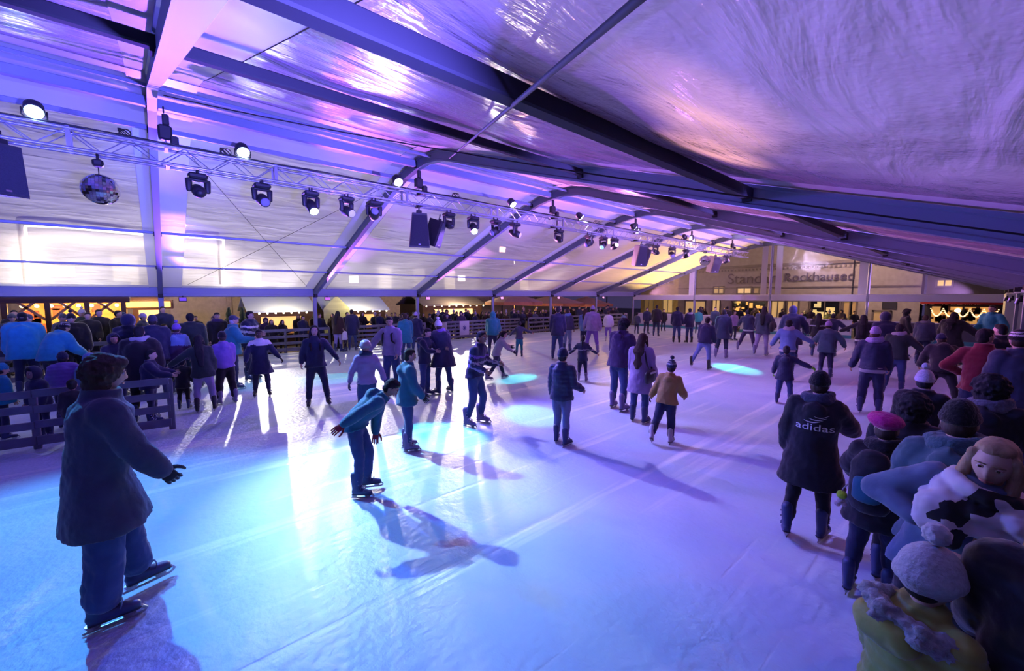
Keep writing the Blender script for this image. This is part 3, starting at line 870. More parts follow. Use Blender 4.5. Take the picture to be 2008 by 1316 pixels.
for n in range(-1, 6):
    y = Y0+5*n
    t = thing('chain_hoist', 'black chain hoist carrying the truss, under the %s tent arch' % ['nearest (behind the view)', 'first', 'second', 'third', 'fourth', 'fifth', 'sixth'][n+1], 'hoist', (TX-.05, y, TZ1), group='chain hoists')
    dz = roof(TX)-TZ1-.12
    mb = MB(); mb.box((0, 0, dz-.35), (.16, .20, .26), bev=.03); mb.box((0, .02, dz-.12), (.07, .1, .2), bev=.02); mb.build('motor', BLKC, t)
    mb = MB()
    for i in range(14): mb.tube([(.012*math.cos(a), .0, .40*i/14+.014*math.sin(a)) if i % 2 else (0, .012*math.cos(a), .40*i/14+.014*math.sin(a)) for a in np.linspace(0, 2*math.pi, 8, endpoint=False)], .005, 4, closed=True)
    mb.build('chain', BLK, t)
    mb = MB(); mb.tube([(0, 0, dz), (0, .0, dz+.04), (.02, 0, dz+.08), (0, 0, dz+.1)], .014, 6); mb.build('hook', BLK, t, True)
    MB().box((.09, .12, .10), (.12, .12, .22), bev=.02).build('chain_bag', BLKC, t)
    for zz in (0, -.3): MB().box((0, 0, zz), (.34, .05, .06)).build('truss_clamp', BLKC, t)

def look(d):   # matrix whose -Z looks along d
    d = nrm(d); z = -d; up = np.array([0, 0, 1.]) if abs(z[2]) < .95 else np.array([0, 1., 0]); x = nrm(np.cross(up, z)); return np.array([x, np.cross(z, x), z]).T
def spot(parent, loc, d, col, power, ang, blend=.6, rad=.06):
    l = bpy.data.lights.new('beam', 'SPOT'); l.energy = power; l.color = col; l.spot_size = R_(ang); l.spot_blend = blend; l.shadow_soft_size = rad
    o = bpy.data.objects.new('beam', l); COL.objects.link(o); o.parent = parent
    o.matrix_local = Matrix(M4(look(d), loc).tolist()); return o

def par(y, aim, col, power, ang, label, lens=14, blend=.7):
    loc = np.array([TX+.05, y, TZ1+.20]); d = nrm(np.asarray(aim, float)-loc)
    t = thing('par_light', label, 'stage light', loc, 0, 'par cans on top of the truss'); B = look(d)
    mb = MB(); mb.tube([d*.06, d*.058, -d*.10, -d*.16, -d*.17], [.112, .118, .112, .06, .02], 18, cap=False); mb.build('housing', BLKC, t, True)
    MB().tube([d*.062, d*.072], .104, 16, cap=False).build('lens', emit(tuple(.35+.65*c for c in col), lens), t)
    mb = MB(); s = B[:, 0]; mb.tube([s*.13, s*.13+np.array([0, 0, -.10]), np.array([0, 0, -.17]), -s*.13+np.array([0, 0, -.10]), -s*.13], .012, 6); mb.box((0, 0, -.185), (.05, .06, .05)); mb.build('yoke', BLK, t, True)
    mb = MB()
    for k in range(8):
        a = 2*math.pi*k/8; mb.ell(d*.075+B[:, 0]*.07*math.cos(a)+B[:, 1]*.07*math.sin(a), .018, None, 8, 5)
    mb.build('diode', emit(tuple(.5+.5*c for c in col), lens*1.5), t)
    if power: spot(t, d*.13, d, col, power, ang, blend)
def moving_head(y, aim, col, power, ang, label, lit=0., blend=.5, x=TX):
    loc = np.array([x, y, TZ0-.05]); piv = np.array([0, 0, -.33]); d = nrm(np.asarray(aim, float)-(loc+piv))
    t = thing('moving_head_light', label, 'stage light', loc, 0, 'moving heads under the truss')
    mb = MB(); mb.box((0, 0, -.07), (.26, .30, .10), bev=.03)
    for a in (-1, 1): mb.tube([(a*.09, 0, -.03), (a*.09, 0, .06)], .02, 6); 
    mb.build('base', BLKC, t)
    h = np.array([d[1], -d[0], 0]); h = nrm(h) if np.linalg.norm(h) > .05 else np.array([1., 0, 0])
    mb = MB(); mb.bar(np.array([0, 0, -.135])-h*.155, np.array([0, 0, -.135])+h*.155, .10, .045, bev=.01)
    for a in (-1, 1): mb.tube([np.array([0, 0, -.135])+h*a*.14, piv+h*a*.14], [(.03, .055), (.025, .045)], 8)
    mb.build('yoke', BLKC, t, True)
    mb = MB(); mb.tube([piv-d*.17, piv-d*.05, piv+d*.08, piv+d*.17], [.07, .115, .105, .098], 16, cap=False); mb.ell(piv-d*.16, np.array([.07, .07, .05]), look(d), 12, 8); mb.build('head', BLKC, t, True)
    lm = emit(tuple(.4+.6*c for c in col), lit) if lit else mat((.25, .25, .4), .08, 'glass_lens')
    mb = MB(); mb.ell(piv+d*.165, np.array([.090, .090, .045]), look(d), 14, 8); mb.build('lens', lm, t, True)
    if power: spot(t, piv+d*.26, d, col, power, ang, blend)

def speaker(loc, rz, tilt, label, big=1.0):
    t = thing('speaker', label, 'loudspeaker', loc, rz, 'speakers hanging from the truss')
    M = Rx(R_(tilt)); w, dpt, h = .20*big, .36*big, .64*big
    V = []; 
    for z, f in ((0, .70), (-h, 1.0)):
        V += [(-w*f, -dpt*.1, z), (-w*f*.62, -dpt, z), (w*f*.62, -dpt, z), (w*f, -dpt*.1, z), (w*f*.96, 0, z), (-w*f*.96, 0, z)]
    V = (np.array(V)) @ M.T
    F = [(0, 1, 2, 3, 4, 5)[::-1], (6, 7, 8, 9, 10, 11)]+[(i, (i+1) % 6, 6+(i+1) % 6, 6+i) for i in range(6)]
    MB().add(V, F).build('cabinet', BLKC, t)
    mb = MB(); Vg = [(-w*.66, .012, -h*.05), (w*.66, .012, -h*.05), (w*.92, .012, -h*.95), (-w*.92, .012, -h*.95)]
    Vg = Vg+[(x, .0, z) for x, _, z in Vg]
    mb.add(np.array(Vg) @ M.T, [(0, 1, 2, 3), (0, 4, 5, 1), (1, 5, 6, 2), (2, 6, 7, 3), (3, 7, 4, 0)]); mb.build('grille', mat((.022, .022, .035), .8, 'knit'), t)
    mb = MB(); mb.box(M @ np.array([0, .016, -h*.90]), (.06, .006, .025)); mb.build('badge', mat((.5, .5, .55), .3, 'steel', 1.0), t)
    mb = MB(); mb.tube([M @ np.array([0, -dpt*.4, -.02]), np.array([0, -dpt*.4*.8, .20])], .018, 6); mb.box((0, -dpt*.33, .05), (.14, .05, .10), bev=.01); mb.build('bracket', BLK, t)
for (y, nm) in ((Y0+5, 'second'), (15.8, 'fourth'), (23.1, 'farthest')):
    speaker((TX+.16, y-.10, TZ0-.22), R_(-112), 12, 'larger angled black speaker of the pair hanging at the %s tent arch' % nm if nm != 'farthest' else 'larger black speaker of the farthest pair, next to the small mirror ball', 1.35)
    speaker((TX+.02, y+.72, TZ0-.34), R_(-50), 18, 'smaller black speaker of the pair hanging at the %s tent arch' % nm if nm != 'farthest' else 'smaller black speaker of the farthest pair under the truss', 1.1)
speaker((TX+.15, -1.50, TZ0-.10), R_(-60), 6, 'large dark speaker cut off by the left edge below the truss', 1.15)

def mirror_ball(y, r, z, label):
    t = thing('mirror_ball', label, 'mirror ball', (TX, y, z), 0, 'mirror balls')
    mb = MB(); n = 18; rs = random.Random(1)
    for i in range(n):
        t0, t1 = math.pi*i/n, math.pi*(i+1)/n; m_ = max(4, int(2*n*math.sin((t0+t1)/2)))
        for k in range(m_):
            a0, a1 = 2*math.pi*k/m_, 2*math.pi*(k+.93)/m_
            q = [r*np.array([math.sin(th)*math.cos(a), math.sin(th)*math.sin(a), math.cos(th)]) for th, a in ((t0+.006, a0), (t1, a0), (t1, a1), (t0+.006, a1))]
            mb.add(q, [(0, 1, 2, 3)])
    mb.build('mirror_tiles', mat((.85, .85, .9), .06, 'mirror', 1.0), t)
    MB().ell((0, 0, 0), r*.985, None, 24, 16).build('core', mat((.03, .03, .05), .4, 'black_paint'), t, True)
    mb = MB(); mb.tube([(0, 0, r), (0, 0, r+.10)], .008, 6); mb.box((0, 0, r+.17), (.18, .14, .12), bev=.03); mb.tube([(0, 0, r+.2), (0, 0, TZ0-z)], .02, 6); mb.build('motor', BLK, t)
mirror_ball(-.56, .245, 4.06, 'large mirror ball hanging below the truss at the left')
mirror_ball(21.8, .27, 4.14, 'small-looking mirror ball far away at the end of the truss')

# ------------------------------------------------------------------ fences
FW = mat((.12, .13, .17), .75, 'wood')
def fence(a, b, label, nb=4, h=.93, post=1.35, rail=.115, name='plank_fence', thick=.03):
    a = np.array([a[0], a[1], 0.]); b = np.array([b[0], b[1], 0.]); L_ = np.linalg.norm(b-a); d = (b-a)/L_; n_ = np.array([-d[1], d[0], 0])
    t = thing(name, label, 'fence', a, math.atan2(d[1], d[0]))
    n = max(1, round(L_/post))
    for i in range(n+1):
        MB().box((L_*i/n, .035, h/2-.02), (.09, .05, h-.04), bev=.008).build('post', FW, t)
    rs = random.Random(int(L_*10))
    for k in range(nb):
        z = .08+rail/2+(h-.1-rail)*k/(nb-1)
        for i in range(n):
            MB().box((L_*(i+.5)/n, -.006+rs.uniform(-.003, .003), z+rs.uniform(-.008, .008)), (L_/n-.006, thick, rail*(1.0 if k else 1.2)), bev=.006).build('board', FW, t)
fence((-9.5, -4.6), (-9.06, .10), 'near plank fence at the left edge, ending beside the bushy-haired person', 4, .93, 1.55)
fence((-18.45, .5), (-18.4, 5.6), 'long plank fence along the far left side, behind the girl with the white fur collar', 4, 1.0, 1.7)
fence((-18.45, 6.6), (-18.4, 10.2), 'plank fence segment behind the man with the backpack', 5, 1.0, 1.2)
fence((-18.45, 10.9), (-18.4, 16.6), 'pallet-like plank fence with white posters, behind the hugging couple', 5, 1.0, 1.1)
fence((-18.45, 17.4), (-18.4, 28.0), 'distant plank fence along the far left corner of the rink', 4, 1.0, 1.4)
fence((-16.3, -4.5), (-16.2, -.9), 'dark plank fence behind the people in turquoise jackets', 4, 1.05, 1.4)
for (px, py, w, h, lb) in ((911, 655, .62, .75, 'white poster with a blue star emblem on the pallet fence'), (868, 652, .55, .7, 'plain pale poster on the pallet fence behind the couple')):
    p = at_x(px, py, -18.37); t = thing('poster', lb, 'poster', (-18.375, p[1], .58))
    MB().box((0, 0, 0), (.015, w, h)).build('sheet', mat((.55, .53, .6), .6, 'paper'), t)
    if 'star' in lb:
        mb = MB()
        for k in range(4): mb.bar((.012, .14*math.cos(k*math.pi/4), .14*math.sin(k*math.pi/4)), (.012, -.14*math.cos(k*math.pi/4), -.14*math.sin(k*math.pi/4)), .008, .03, ref=(0, -math.sin(k*math.pi/4), math.cos(k*math.pi/4)))
        mb.build('emblem', mat((.06, .05, .2), .6, 'ink'), t)
# far boards
mb_l = []
def boards(x0, x1, label, col):
    t = thing('rink_boards', label, 'barrier', ((x0+x1)/2, 28.2, 0)); w = x1-x0; n = max(1, round(w/2))
    for i in range(n): MB().box((-w/2+w*(i+.5)/n, 0, .50), (w/n-.02, .05, .92), bev=.015).build('panel', mat(col, .4, 'plastic'), t)
    MB().box((0, 0, .99), (w, .09, .06), bev=.02).build('top_rail', mat((.5, .5, .55), .4, 'plastic'), t)
    MB().box((0, -.03, .10), (w, .03, .18)).build('kick_strip', mat((.02, .16, .20), .4, 'plastic'), t)
boards(-17.6, -10.4, 'pale rink boards at the far end, left of the centre post', (.38, .40, .44))
boards(-10.2, -4.6, 'white rink boards with a turquoise kick strip at the far end', (.55, .60, .62))
boards(-4.4, .6, 'dark rink boards in front of the lit shop window', (.05, .05, .07))

# ------------------------------------------------------------------ text
def text(name, body, size, M, m, parent=None, ext=.01, align='CENTER'):
    cu = bpy.data.curves.new(name, 'FONT'); cu.body = body; cu.size = size; cu.extrude = ext; cu.align_x = align; cu.align_y = 'CENTER'
    o = bpy.data.objects.new('tmp_text', cu); COL.objects.link(o)
    bpy.context.view_layer.update()
    me = bpy.data.meshes.new_from_object(o.evaluated_get(bpy.context.evaluated_depsgraph_get()))
    bpy.data.objects.remove(o); me.name = name; me.materials.clear(); me.materials.append(m)
    o = bpy.data.objects.new(name, me); COL.objects.link(o)
    if parent: o.parent = parent
    o.matrix_local = Matrix(np.asarray(M).tolist())
    return o
FACING = np.array([[1, 0, 0], [0, 0, -1], [0, 1, 0.]])    # text on a wall seen from -y

# ------------------------------------------------------------------ far building with the sign
YB_ = 41.0
def bx(px): return at_y(px, 577, YB_)[0]
def bz(px, py): return at_y(px, py, YB_)[2]
STO = mat((.40, .33, .29), .8, 'stone'); STOD = mat((.16, .12, .11), .8, 'stone'); WARM = (1.0, .62, .25)
b = thing('department_store', 'pale stone building with the dark sign letters beyond the glazed gable', 'building', ((bx(1330)+bx(1806))/2, YB_, -.4))
ox = (bx(1330)+bx(1806))/2
x0, x1 = bx(1330)-ox, bx(1806)-ox
mb = MB(); mb.box(((x0+x1)/2, 1.0, 6.5), (x1-x0, 2.0, 13.0)); mb.build('facade', STO, b)
mb = MB(); zc = bz(1500, 521)+.4
mb.box(((x0+x1)/2, -.06, zc), (x1-x0, .25, .22))
nd = 60
for i in range(nd): mb.box((x0+(x1-x0)*(i+.5)/nd, -.08, zc-.32), (.12, .12, .16))
mb.build('cornice', STOD, b)
mb = MB(); zf = bz(1500, 566)+.4; mb.box(((x0+x1)/2, -.04, zf+.1), (x1-x0, .12, .10)); mb.build('ledge', STOD, b)
SIGN = mat((.05, .02, .05), .5, 'sign_paint')
for body, pa, pb, py in (('Standan', 1428, 1524, 547), ('Rockhaused', 1538, 1674, 543)):
    xa, xb = bx(pa)-ox, bx(pb)-ox
    o = text('sign_letters', body, 1.2, M4(FACING, ((xa+xb)/2, -.10, bz((pa+pb)/2, py)+.4)), SIGN, b, .05)
    w = o.dimensions[0] if o.dimensions[0] > .1 else 4
    k = (xb-xa)/w; o.matrix_local = Matrix((M4(FACING @ np.diag([k, min(k*1.0, 1.3), 1]), ((xa+xb)/2, -.10, bz((pa+pb)/2, py)+.4))).tolist())
WINM = {}
def window(parent, xa, xb, za, zb, y, lit, mull=2, fm=None, col=WARM):
    t = MB(); fm = fm or STOD
    for x in (xa, xb): t.box((x, y, (za+zb)/2), (.12, .14, zb-za+.12))
    for z in (za, zb): t.box(((xa+xb)/2, y, z), (xb-xa+.12, .14, .12))
    for i in range(1, mull): t.box((xa+(xb-xa)*i/mull, y, (za+zb)/2), (.07, .12, zb-za))
    f = t.build('window', fm, parent)
    m = emit(col, lit*.30) if lit else mat((.01, .01, .015), .1, 'glass')
    MB().box(((xa+xb)/2, y+.03, (za+zb)/2), (xb-xa, .02, zb-za)).build('pane', m, f)
for pa, pb, ya_, yb_, lit in ((1400, 1420, 576, 562, 1.2), (1446, 1474, 576, 563, 2.2), (1478, 1500, 576, 563, .5), (1345, 1385, 590, 622, 1.0), (1398, 1414, 588, 640, 1.4), (1436, 1505, 590, 650, .0), (1514, 1540, 590, 640, 1.2), (1545, 1568, 590, 630, .9), (1590, 1650, 590, 628, .0), (1655, 1682, 590, 625, .3), (1715, 1750, 610, 640, .4)):
    window(b, bx(pa)-ox, bx(pb)-ox, max(.2, bz((pa+pb)/2, max(ya_, yb_))+.4), bz((pa+pb)/2, min(ya_, yb_))+.4, -.05, lit, 2)
# shop-window goods glow themselves, standing in for warm light behind glass
mb = MB(); rs = random.Random(11)
for i in range(40):
    px = rs.uniform(1440, 1500); pz = rs.uniform(592, 645)
    mb.box((bx(px)-ox, -.03, bz(px, pz)+.4), (rs.uniform(.15, .5), .05, rs.uniform(.15, .5)))
mb.build('display_goods', emit((1.0, .50, .12), .8), b)
mb = MB()
for i in range(14):
    px = rs.uniform(1594, 1648); pz = rs.uniform(594, 626)
    mb.box((bx(px)-ox, -.03, bz(px, pz)+.4), (rs.uniform(.15, .5), .05, rs.uniform(.1, .4)))
mb.build('display_goods', emit((.8, .6, .25), .6), b)
MB().box((bx(1746)-ox, -.05, bz(1746, 599)+.4), (.8, .06, .5)).build('plaque', mat((.03, .025, .03), .5, 'ink'), b)
# corner shop
b = thing('corner_shop', 'dark shop front with red awning and warm garlanded window at the far right', 'shop', ((bx(1808)+bx(1990))/2, YB_-.05, -.4)); ox = (bx(1808)+bx(1990))/2
x0, x1 = bx(1808)-ox, bx(1990)-ox
MB().box(((x0+x1)/2+.1, 1.2, 5.5), (x1-x0-.2, 2.0, 11.0)).build('facade', mat((.035, .025, .03), .7, 'stone'), b)
za = bz(1880, 590)+.4
mb = MB(); mb.add([(x0, .2, za+.25), (x1, .2, za+.25), (x1, -.6, za-.02), (x0, -.6, za-.02), (x1, -.6, za-.22), (x0, -.6, za-.22)], [(0, 1, 2, 3), (3, 2, 4, 5)]); mb.build('awning', mat((.42, .03, .025), .7, 'cloth'), b)
xa, xb = bx(1828)-ox, bx(1962)-ox; zt, zb_ = bz(1895, 602)+.4, bz(1895, 646)+.4
MB().box(((xa+xb)/2, .17, (zt+zb_)/2), (xb-xa, .04, zt-zb_)).build('shop_window', emit((1.0, .50, .14), .38), b)
mb = MB()
for i in range(70):
    u = rs.uniform(0, 1); mb.box((xa+(xb-xa)*u, .12, zb_+(zt-zb_)*rs.uniform(.0, 1)), (rs.uniform(.1, .35), .05, rs.uniform(.1, .45)))
mb.build('display_goods', mat((.16, .06, .02), .6, 'wood'), b)
mb = MB()
for k in range(5):
    for i in range(14):
        u = i/13; mb.ell((xa+(xb-xa)*(k+u)/5, .05, zt-.15-.5*math.sin(u*math.pi)), .045, None, 6, 4)
mb.build('garland_bulb', emit((1.0, .66, .30), 2.2), b)
mb = MB(); mb.ell((xa+(xb-xa)*.42, .05, zt-.25), .16, None, 8, 6); mb.build('lamp_bulb', emit((1, .75, .35), 4), b)
for x in (xa, (xa+xb)/2, xb): MB().box((x, .08, (zt+zb_)/2), (.1, .1, zt-zb_)).build('mullion', mat((.02, .015, .015), .5, 'wood'), b)
text('shop_lettering', 'PARFUME - TE LICARNE', .34, M4(FACING, (bx(1848)-ox, .10, bz(1848, 595)+.4)), mat((.55, .42, .42), .5, 'paint'), b, .01)
window(b, bx(1834)-ox, bx(1866)-ox, bz(1850, 562)+.4, bz(1850, 548)+.4, .16, 2.6, 2, None, (1, .6, .12))

# buildings to the left far side
b = thing('yellow_building', 'warmly lit yellow building with tall windows behind the far left corner', 'building', (-19, 52, -.4))
MB().box((0, 3, 7), (26, 6, 14)).build('facade', mat((.55, .40, .18), .8, 'stone'), b)
for i in range(9):
    window(b, -12.4+i*2.8, -11.0+i*2.8, .5, 2.5, -.04, [.2, 1.0, 0, .9, .2, 1.2, 0, .8, .3][i], 2, mat((.5, .42, .3), .7, 'stone'))
    window(b, -12.4+i*2.8, -11.0+i*2.8, 4.3, 6.6, -.04, [.8, 0, 1.0, .2, 0, .9, .6, 0, .5][i], 2, mat((.5, .42, .3), .7, 'stone'))
b = thing('stone_building', 'long beige stone building beyond the market on the left', 'building', (-46, 8, -.4))
MB().box((-3, 0, 7), (6, 80, 14)).build('facade', mat((.50, .40, .30), .8, 'stone'), b)
mbp = MB()
for i in range(18): mbp.box((.05, -38+i*4.4, 6), (.25, .4, 12))
mbp.build('pilaster', mat((.42, .33, .25), .8, 'stone'), b)
for i in range(17): 
    mb = MB(); mb.box((.06, -36+i*4.4, 4.8), (.1, 1.5, 2.4)); mb.build('window', emit((1, .8, .5), [.0, 2.5, 1.2, 3.0, .4][i % 5]) if i % 5 else mat((.01, .01, .015), .1, 'glass'), b)
# ------------------------------------------------------------------ market
WD = mat((.10, .045, .018), .75, 'wood'); WDL = mat((.42, .20, .06), .7, 'wood'); ROOFW = mat((.60, .70, .72), .7, 'snow_roof')
def lamp_point(parent, loc, col, power, rad=.15):
    l = bpy.data.lights.new('bulb', 'POINT'); l.energy = power; l.color = col; l.shadow_soft_size = rad
    o = bpy.data.objects.new('bulb', l); COL.objects.link(o); o.parent = parent; o.location = tuple(loc)
def hut(px0, px1, X, depth, eave_y, ridge_y, label, roofm=ROOFW, lit=1.0, col=(1., .55, .18), gable=None, power=120):
    a, c = at_x(px0, 577, X), at_x(px1, 577, X); w = abs(c[1]-a[1]); yc = (a[1]+c[1])/2
    pm = (px0+px1)/2; ze = at_x(pm, eave_y, X)[2]+.4; zr = at_x(pm, ridge_y, X-depth/2)[2]+.4
    t = thing('market_hut', label, 'market stall', (X, yc, -.4))
    mb = MB(); mb.box((-depth/2, 0, ze/2), (depth-.3, w*.94, ze)); mb.build('wall', WD, t)
    mb = MB()
    for s in (0, 1):
        V = [(0.25, -w/2, ze-.08), (0.25, w/2, ze-.08), (-depth/2, w/2, zr), (-depth/2, -w/2, zr)] if s == 0 else [(-depth-.25, -w/2, ze-.08), (-depth-.25, w/2, ze-.08), (-depth/2, w/2, zr), (-depth/2, -w/2, zr)]
        mb.add(V+[(x, y, z+.07) for x, y, z in V], [(0, 1, 2, 3), (4, 7, 6, 5), (0, 4, 5, 1), (1, 5, 6, 2), (2, 6, 7, 3), (3, 7, 4, 0)])
    mb.build('roof', roofm, t)
    mb = MB(); mb.box((-.12, 0, ze*.62), (.06, w*.6, ze*.42)); mb.build('serving_hatch', emit(col, lit*.8), t)
    mb = MB(); mb.box((.05, 0, ze*.38), (.4, w*.7, .06)); mb.build('counter', WDL, t)
    mb = MB()
    for i in range(9): mb.ell((.22, -w*.45+w*.9*i/8, ze-.12), .05, None, 6, 4)
    mb.build('garland_bulb', emit((1, .8, .5), 10), t)
    if gable:
        mb = MB(); mb.add([(.3, -w*.5, ze-.5), (.3, -w*.5+1.5, ze-.5), (.3, -w*.5+1.5, ze+.1), (.3, -w*.5+.75, zr+.15), (.3, -w*.5, ze+.1)], [(0, 1, 2, 3, 4)]); mb.add([(.1, -w*.5, ze-1.5), (.28, -w*.5, ze-1.5), (.28, -w*.5+1.5, ze-1.5), (.28, -w*.5+1.5, ze-.5), (.28, -w*.5, ze-.5)], [(1, 2, 3, 4)]); mb.build('gable_front', mat((.50, .52, .20), .7, 'wood'), t)
    lamp_point(t, (.9, 0, ze+.6), (1, .8, .55), power)
hut(480, 618, -24.5, 2.6, 609, 584, 'market hut with a wide pale roof behind the long plank fence')
hut(630, 760, -25.5, 2.6, 607, 584, 'market hut with pale roof and a yellow-green gable front', gable=1)
hut(255, 322, -25.0, 2.4, 590, 579, 'kiosk with a glowing yellow sign left of the first tent post', mat((.25, .12, .06), .7, 'wood'), 2.0)
p = at_x(292, 597, -24.6); t = thing('sign_board', 'glowing yellow sign board above the kiosk left of the first post', 'sign', (-24.6, p[1], p[2])); MB().box((0, 0, 0), (.10, 1.5, .26), bev=.02).build('face', emit((1, .55, .08), 2.2), t); MB().box((-.05, 0, .0), (.06, 1.7, .40), bev=.02).build('frame', WD, t)
hut(826, 950, -27.0, 4.0, 597, 578, 'long orange-lit market stall with timber bracing, left of the fourth post', mat((.30, .24, .20), .7, 'wood'), 2.4, power=260)
def pavilion(px0, px1, X, depth, top_y, label):
    a, c = at_x(px0, 577, X), at_x(px1, 577, X); w = abs(c[1]-a[1]); yc = (a[1]+c[1])/2; zt = at_x((px0+px1)/2, top_y, X)[2]+.4
    t = thing('market_pavilion', label, 'market stall', (X, yc, -.4))
    for y in (-w/2, -w/6, w/6, w/2): MB().box((0, y, zt/2), (.14, .14, zt), bev=.01).build('post', WD, t)
    MB().box((0, 0, zt), (.16, w+.4, .16), bev=.01).build('beam', WD, t)
    mb = MB()
    for y in (-w/2, -w/6, w/6, w/2):
        for s in (-1, 1):
            if abs(y+s*.7) <= w/2: mb.bar((0, y, zt-.75), (0, y+s*.7, zt-.05), .08, .08, ref=(1, 0, 0))
    mb.build('brace', WDL, t)
    mb = MB(); V = [(.4, -w/2-.2, zt+.05), (.4, w/2+.2, zt+.05), (-depth, w/2+.2, zt+.75), (-depth, -w/2-.2, zt+.75)]; mb.add(V+[(x, y, z+.08) for x, y, z in V], [(0, 1, 2, 3), (4, 7, 6, 5), (0, 4, 5, 1), (1, 5, 6, 2), (2, 6, 7, 3), (3, 7, 4, 0)]); mb.build('roof', WD, t)
    MB().box((-depth, 0, zt/2), (.08, w, zt)).build('back_wall', mat((.55, .32, .09), .7, 'wood'), t)
    MB().box((-depth*.5, 0, .95), (.6, w*.9, .08)).build('counter', WDL, t)
    mb = MB(); rs = random.Random(9)
    for i in range(26): mb.box((-depth+.1, rs.uniform(-w*.45, w*.45), rs.uniform(1.1, zt-.3)), (.1, rs.uniform(.15, .5), rs.uniform(.15, .4)))
    mb.build('goods', mat((.30, .08, .04), .7, 'wood'), t)
    mb = MB()
    for i in range(8): mb.ell((-depth*.4, -w*.42+w*.84*i/7, zt-.2), .06, None, 8, 6)
    mb.build('bulb_string', emit((1, .75, .35), 12), t)
    for y in (-w*.25, w*.25): lamp_point(t, (-depth*.45, y, zt-.45), (1, .58, .18), 170)
pavilion(5, 240, -22.4, 2.6, 590, 'dark timber market pavilion with glowing yellow interior at the far left')
def umbrella(px, X, ry, label, r=2.2):
    p = at_x(px, 577, X); z = at_x(px, ry, X)[2]+.4
    t = thing('market_umbrella', label, 'umbrella', (X, p[1], -.4)); mb = MB(); n = 12
    V = [(0, 0, z+.75)]+[(r*math.cos(2*math.pi*k/n), r*math.sin(2*math.pi*k/n), z) for k in range(n)]+[(r*math.cos(2*math.pi*k/n), r*math.sin(2*math.pi*k/n), z-.22) for k in range(n)]
    mb.add(V, [(0, 1+k, 1+(k+1) % n) for k in range(n)]+[(1+k, 1+n+k, 1+n+(k+1) % n, 1+(k+1) % n) for k in range(n)]); mb.build('canopy', mat((.50, .20, .08), .8, 'cloth'), t)
    MB().tube([(0, 0, 0), (0, 0, z+.8)], .04, 8).build('pole', WD, t, True)
    lamp_point(t, (.3, .3, z-.25), (1, .62, .2), 150)
umbrella(1008, -23.2, 592, 'orange market umbrella between the fourth and fifth posts'); umbrella(1085, -25, 594, 'orange market umbrella behind the fifth post', 2.8); umbrella(1150, -26, 596, 'farthest orange market umbrella, behind the sixth post', 2.6)
# small fir trees and added lamp posts
def fir(px, X, label):
    p = at_x(px, 577, X); t = thing('fir_tree', label, 'tree', (X, p[1], -.4)); mb = MB()
    for k in range(5): mb.tube([(0, 0, .45+.33*k), (0, 0, .45+.33*k+.42)], [.48-.085*k, .05], 9, cap=False)
    soft('needles', mb, mat((.02, .045, .02), .9, 'fur'), t, .05, 1, disp=.12, dsz=.06)
    MB().tube([(0, 0, 0), (0, 0, .6)], .05, 8).build('trunk', WD, t, True)
fir(446, -23.2, 'small fir tree left of the pale-roofed hut'); fir(473, -23.4, 'second small fir tree, right beside the pale-roofed hut')
def floodlight(loc, aim, label, power, col=(1, .93, .82), es=40, size=.5, ang=120):
    t = thing('floodlight', label, 'floodlight', (loc[0], loc[1], -.4)); z = loc[2]+.4; d = nrm(np.asarray(aim, float)-np.asarray(loc, float)); B = look(d); c = np.array([0, 0, z])
    MB().tube([(0, 0, 0), (0, 0, z-.1)], [.06, .04], 8).build('pole', ALUD, t, True)
    MB().box(c, (size, size*.8, .14), B, bev=.02).build('housing', BLKC, t)
    MB().box(c+d*.09, (size*.9, size*.7, .03), B).build('lamp_face', emit(col, es), t)
    spot(t, c+d*.14, d, col, power, ang, .6, .15)
# ------------------------------------------------------------------ skaters (photograph order: near to far, left to right)
HB = ('short', 'hairblack'); HBR = ('short', 'brown')
A_DOWN = (8, 10, 14)
P = {}
P['coat'] = person('bushy-haired person in a dark thigh-length coat, skating in profile at left front', (243, 1192), 697, fa=97, lean=7, q=2,
    aL=(-4, 8, 20), aR=(22, 10, 12), lL=(16, 6, 6), lR=(-2, 3, 4), j='slate', hem=.33, bulk=.055, flare=.06, glove='black', t='denim', tb=.045, hair=('curly', 'brown'), head=(0, 4), sk='blue', curl=.9)
P['bow'] = person('boy in a teal hooded jacket and red gloves, bowing forward with one arm swung back', (712, 968), 745, fa=78, lean=52, q=2,
    aL=(-12, 0, 6), aR=(-66, 40, 6, 40), lL=(20, 3, 26), lR=(8, 4, 12), j='teal', hem=.03, bulk=.04, hood='back', t='denim', hair=HB, head=(0, 12), glove='red', sk='blue', skin='mid')
person('boy in a teal parka gliding to the right, behind the bowing boy', (800, 882), 682, fa=97, lean=5, q=1,
    aL=(6, 6, 12), aR=(14, 6, 22), lL=(4, 3, 8), lR=(2, 3, 4), j='teal', hem=.16, bulk=.05, hood='back', t='denim', hair=HB, head=(0, 8), sk='lilac', glove='black')
person('child in a white helmet and quilted pale jacket facing the camera behind the bowing boy', (722, 836), 667, fa=6, lean=0, q=1,
    aL=(4, 26, 8, 14), aR=(4, 24, 8, 14), lL=(2, 5, 3), lR=(2, 5, 3), j='lilac', hem=.06, bulk=.028, puff=.005, t='denim', hair=HBR, hat=('helmet', 'silver'), scarf='navy', glove='navy')
P['bp'] = person('adult in a pale sweater with backpack straps, reaching towards the child in the helmet', (770, 775), 620, fa=-28, lean=4, q=1,
    aL=(8, 10, 18), aR=(18, 40, 10), j='lilac', hem=.06, bulk=.045, t='denim', hair=HB, head=(-20, 12))
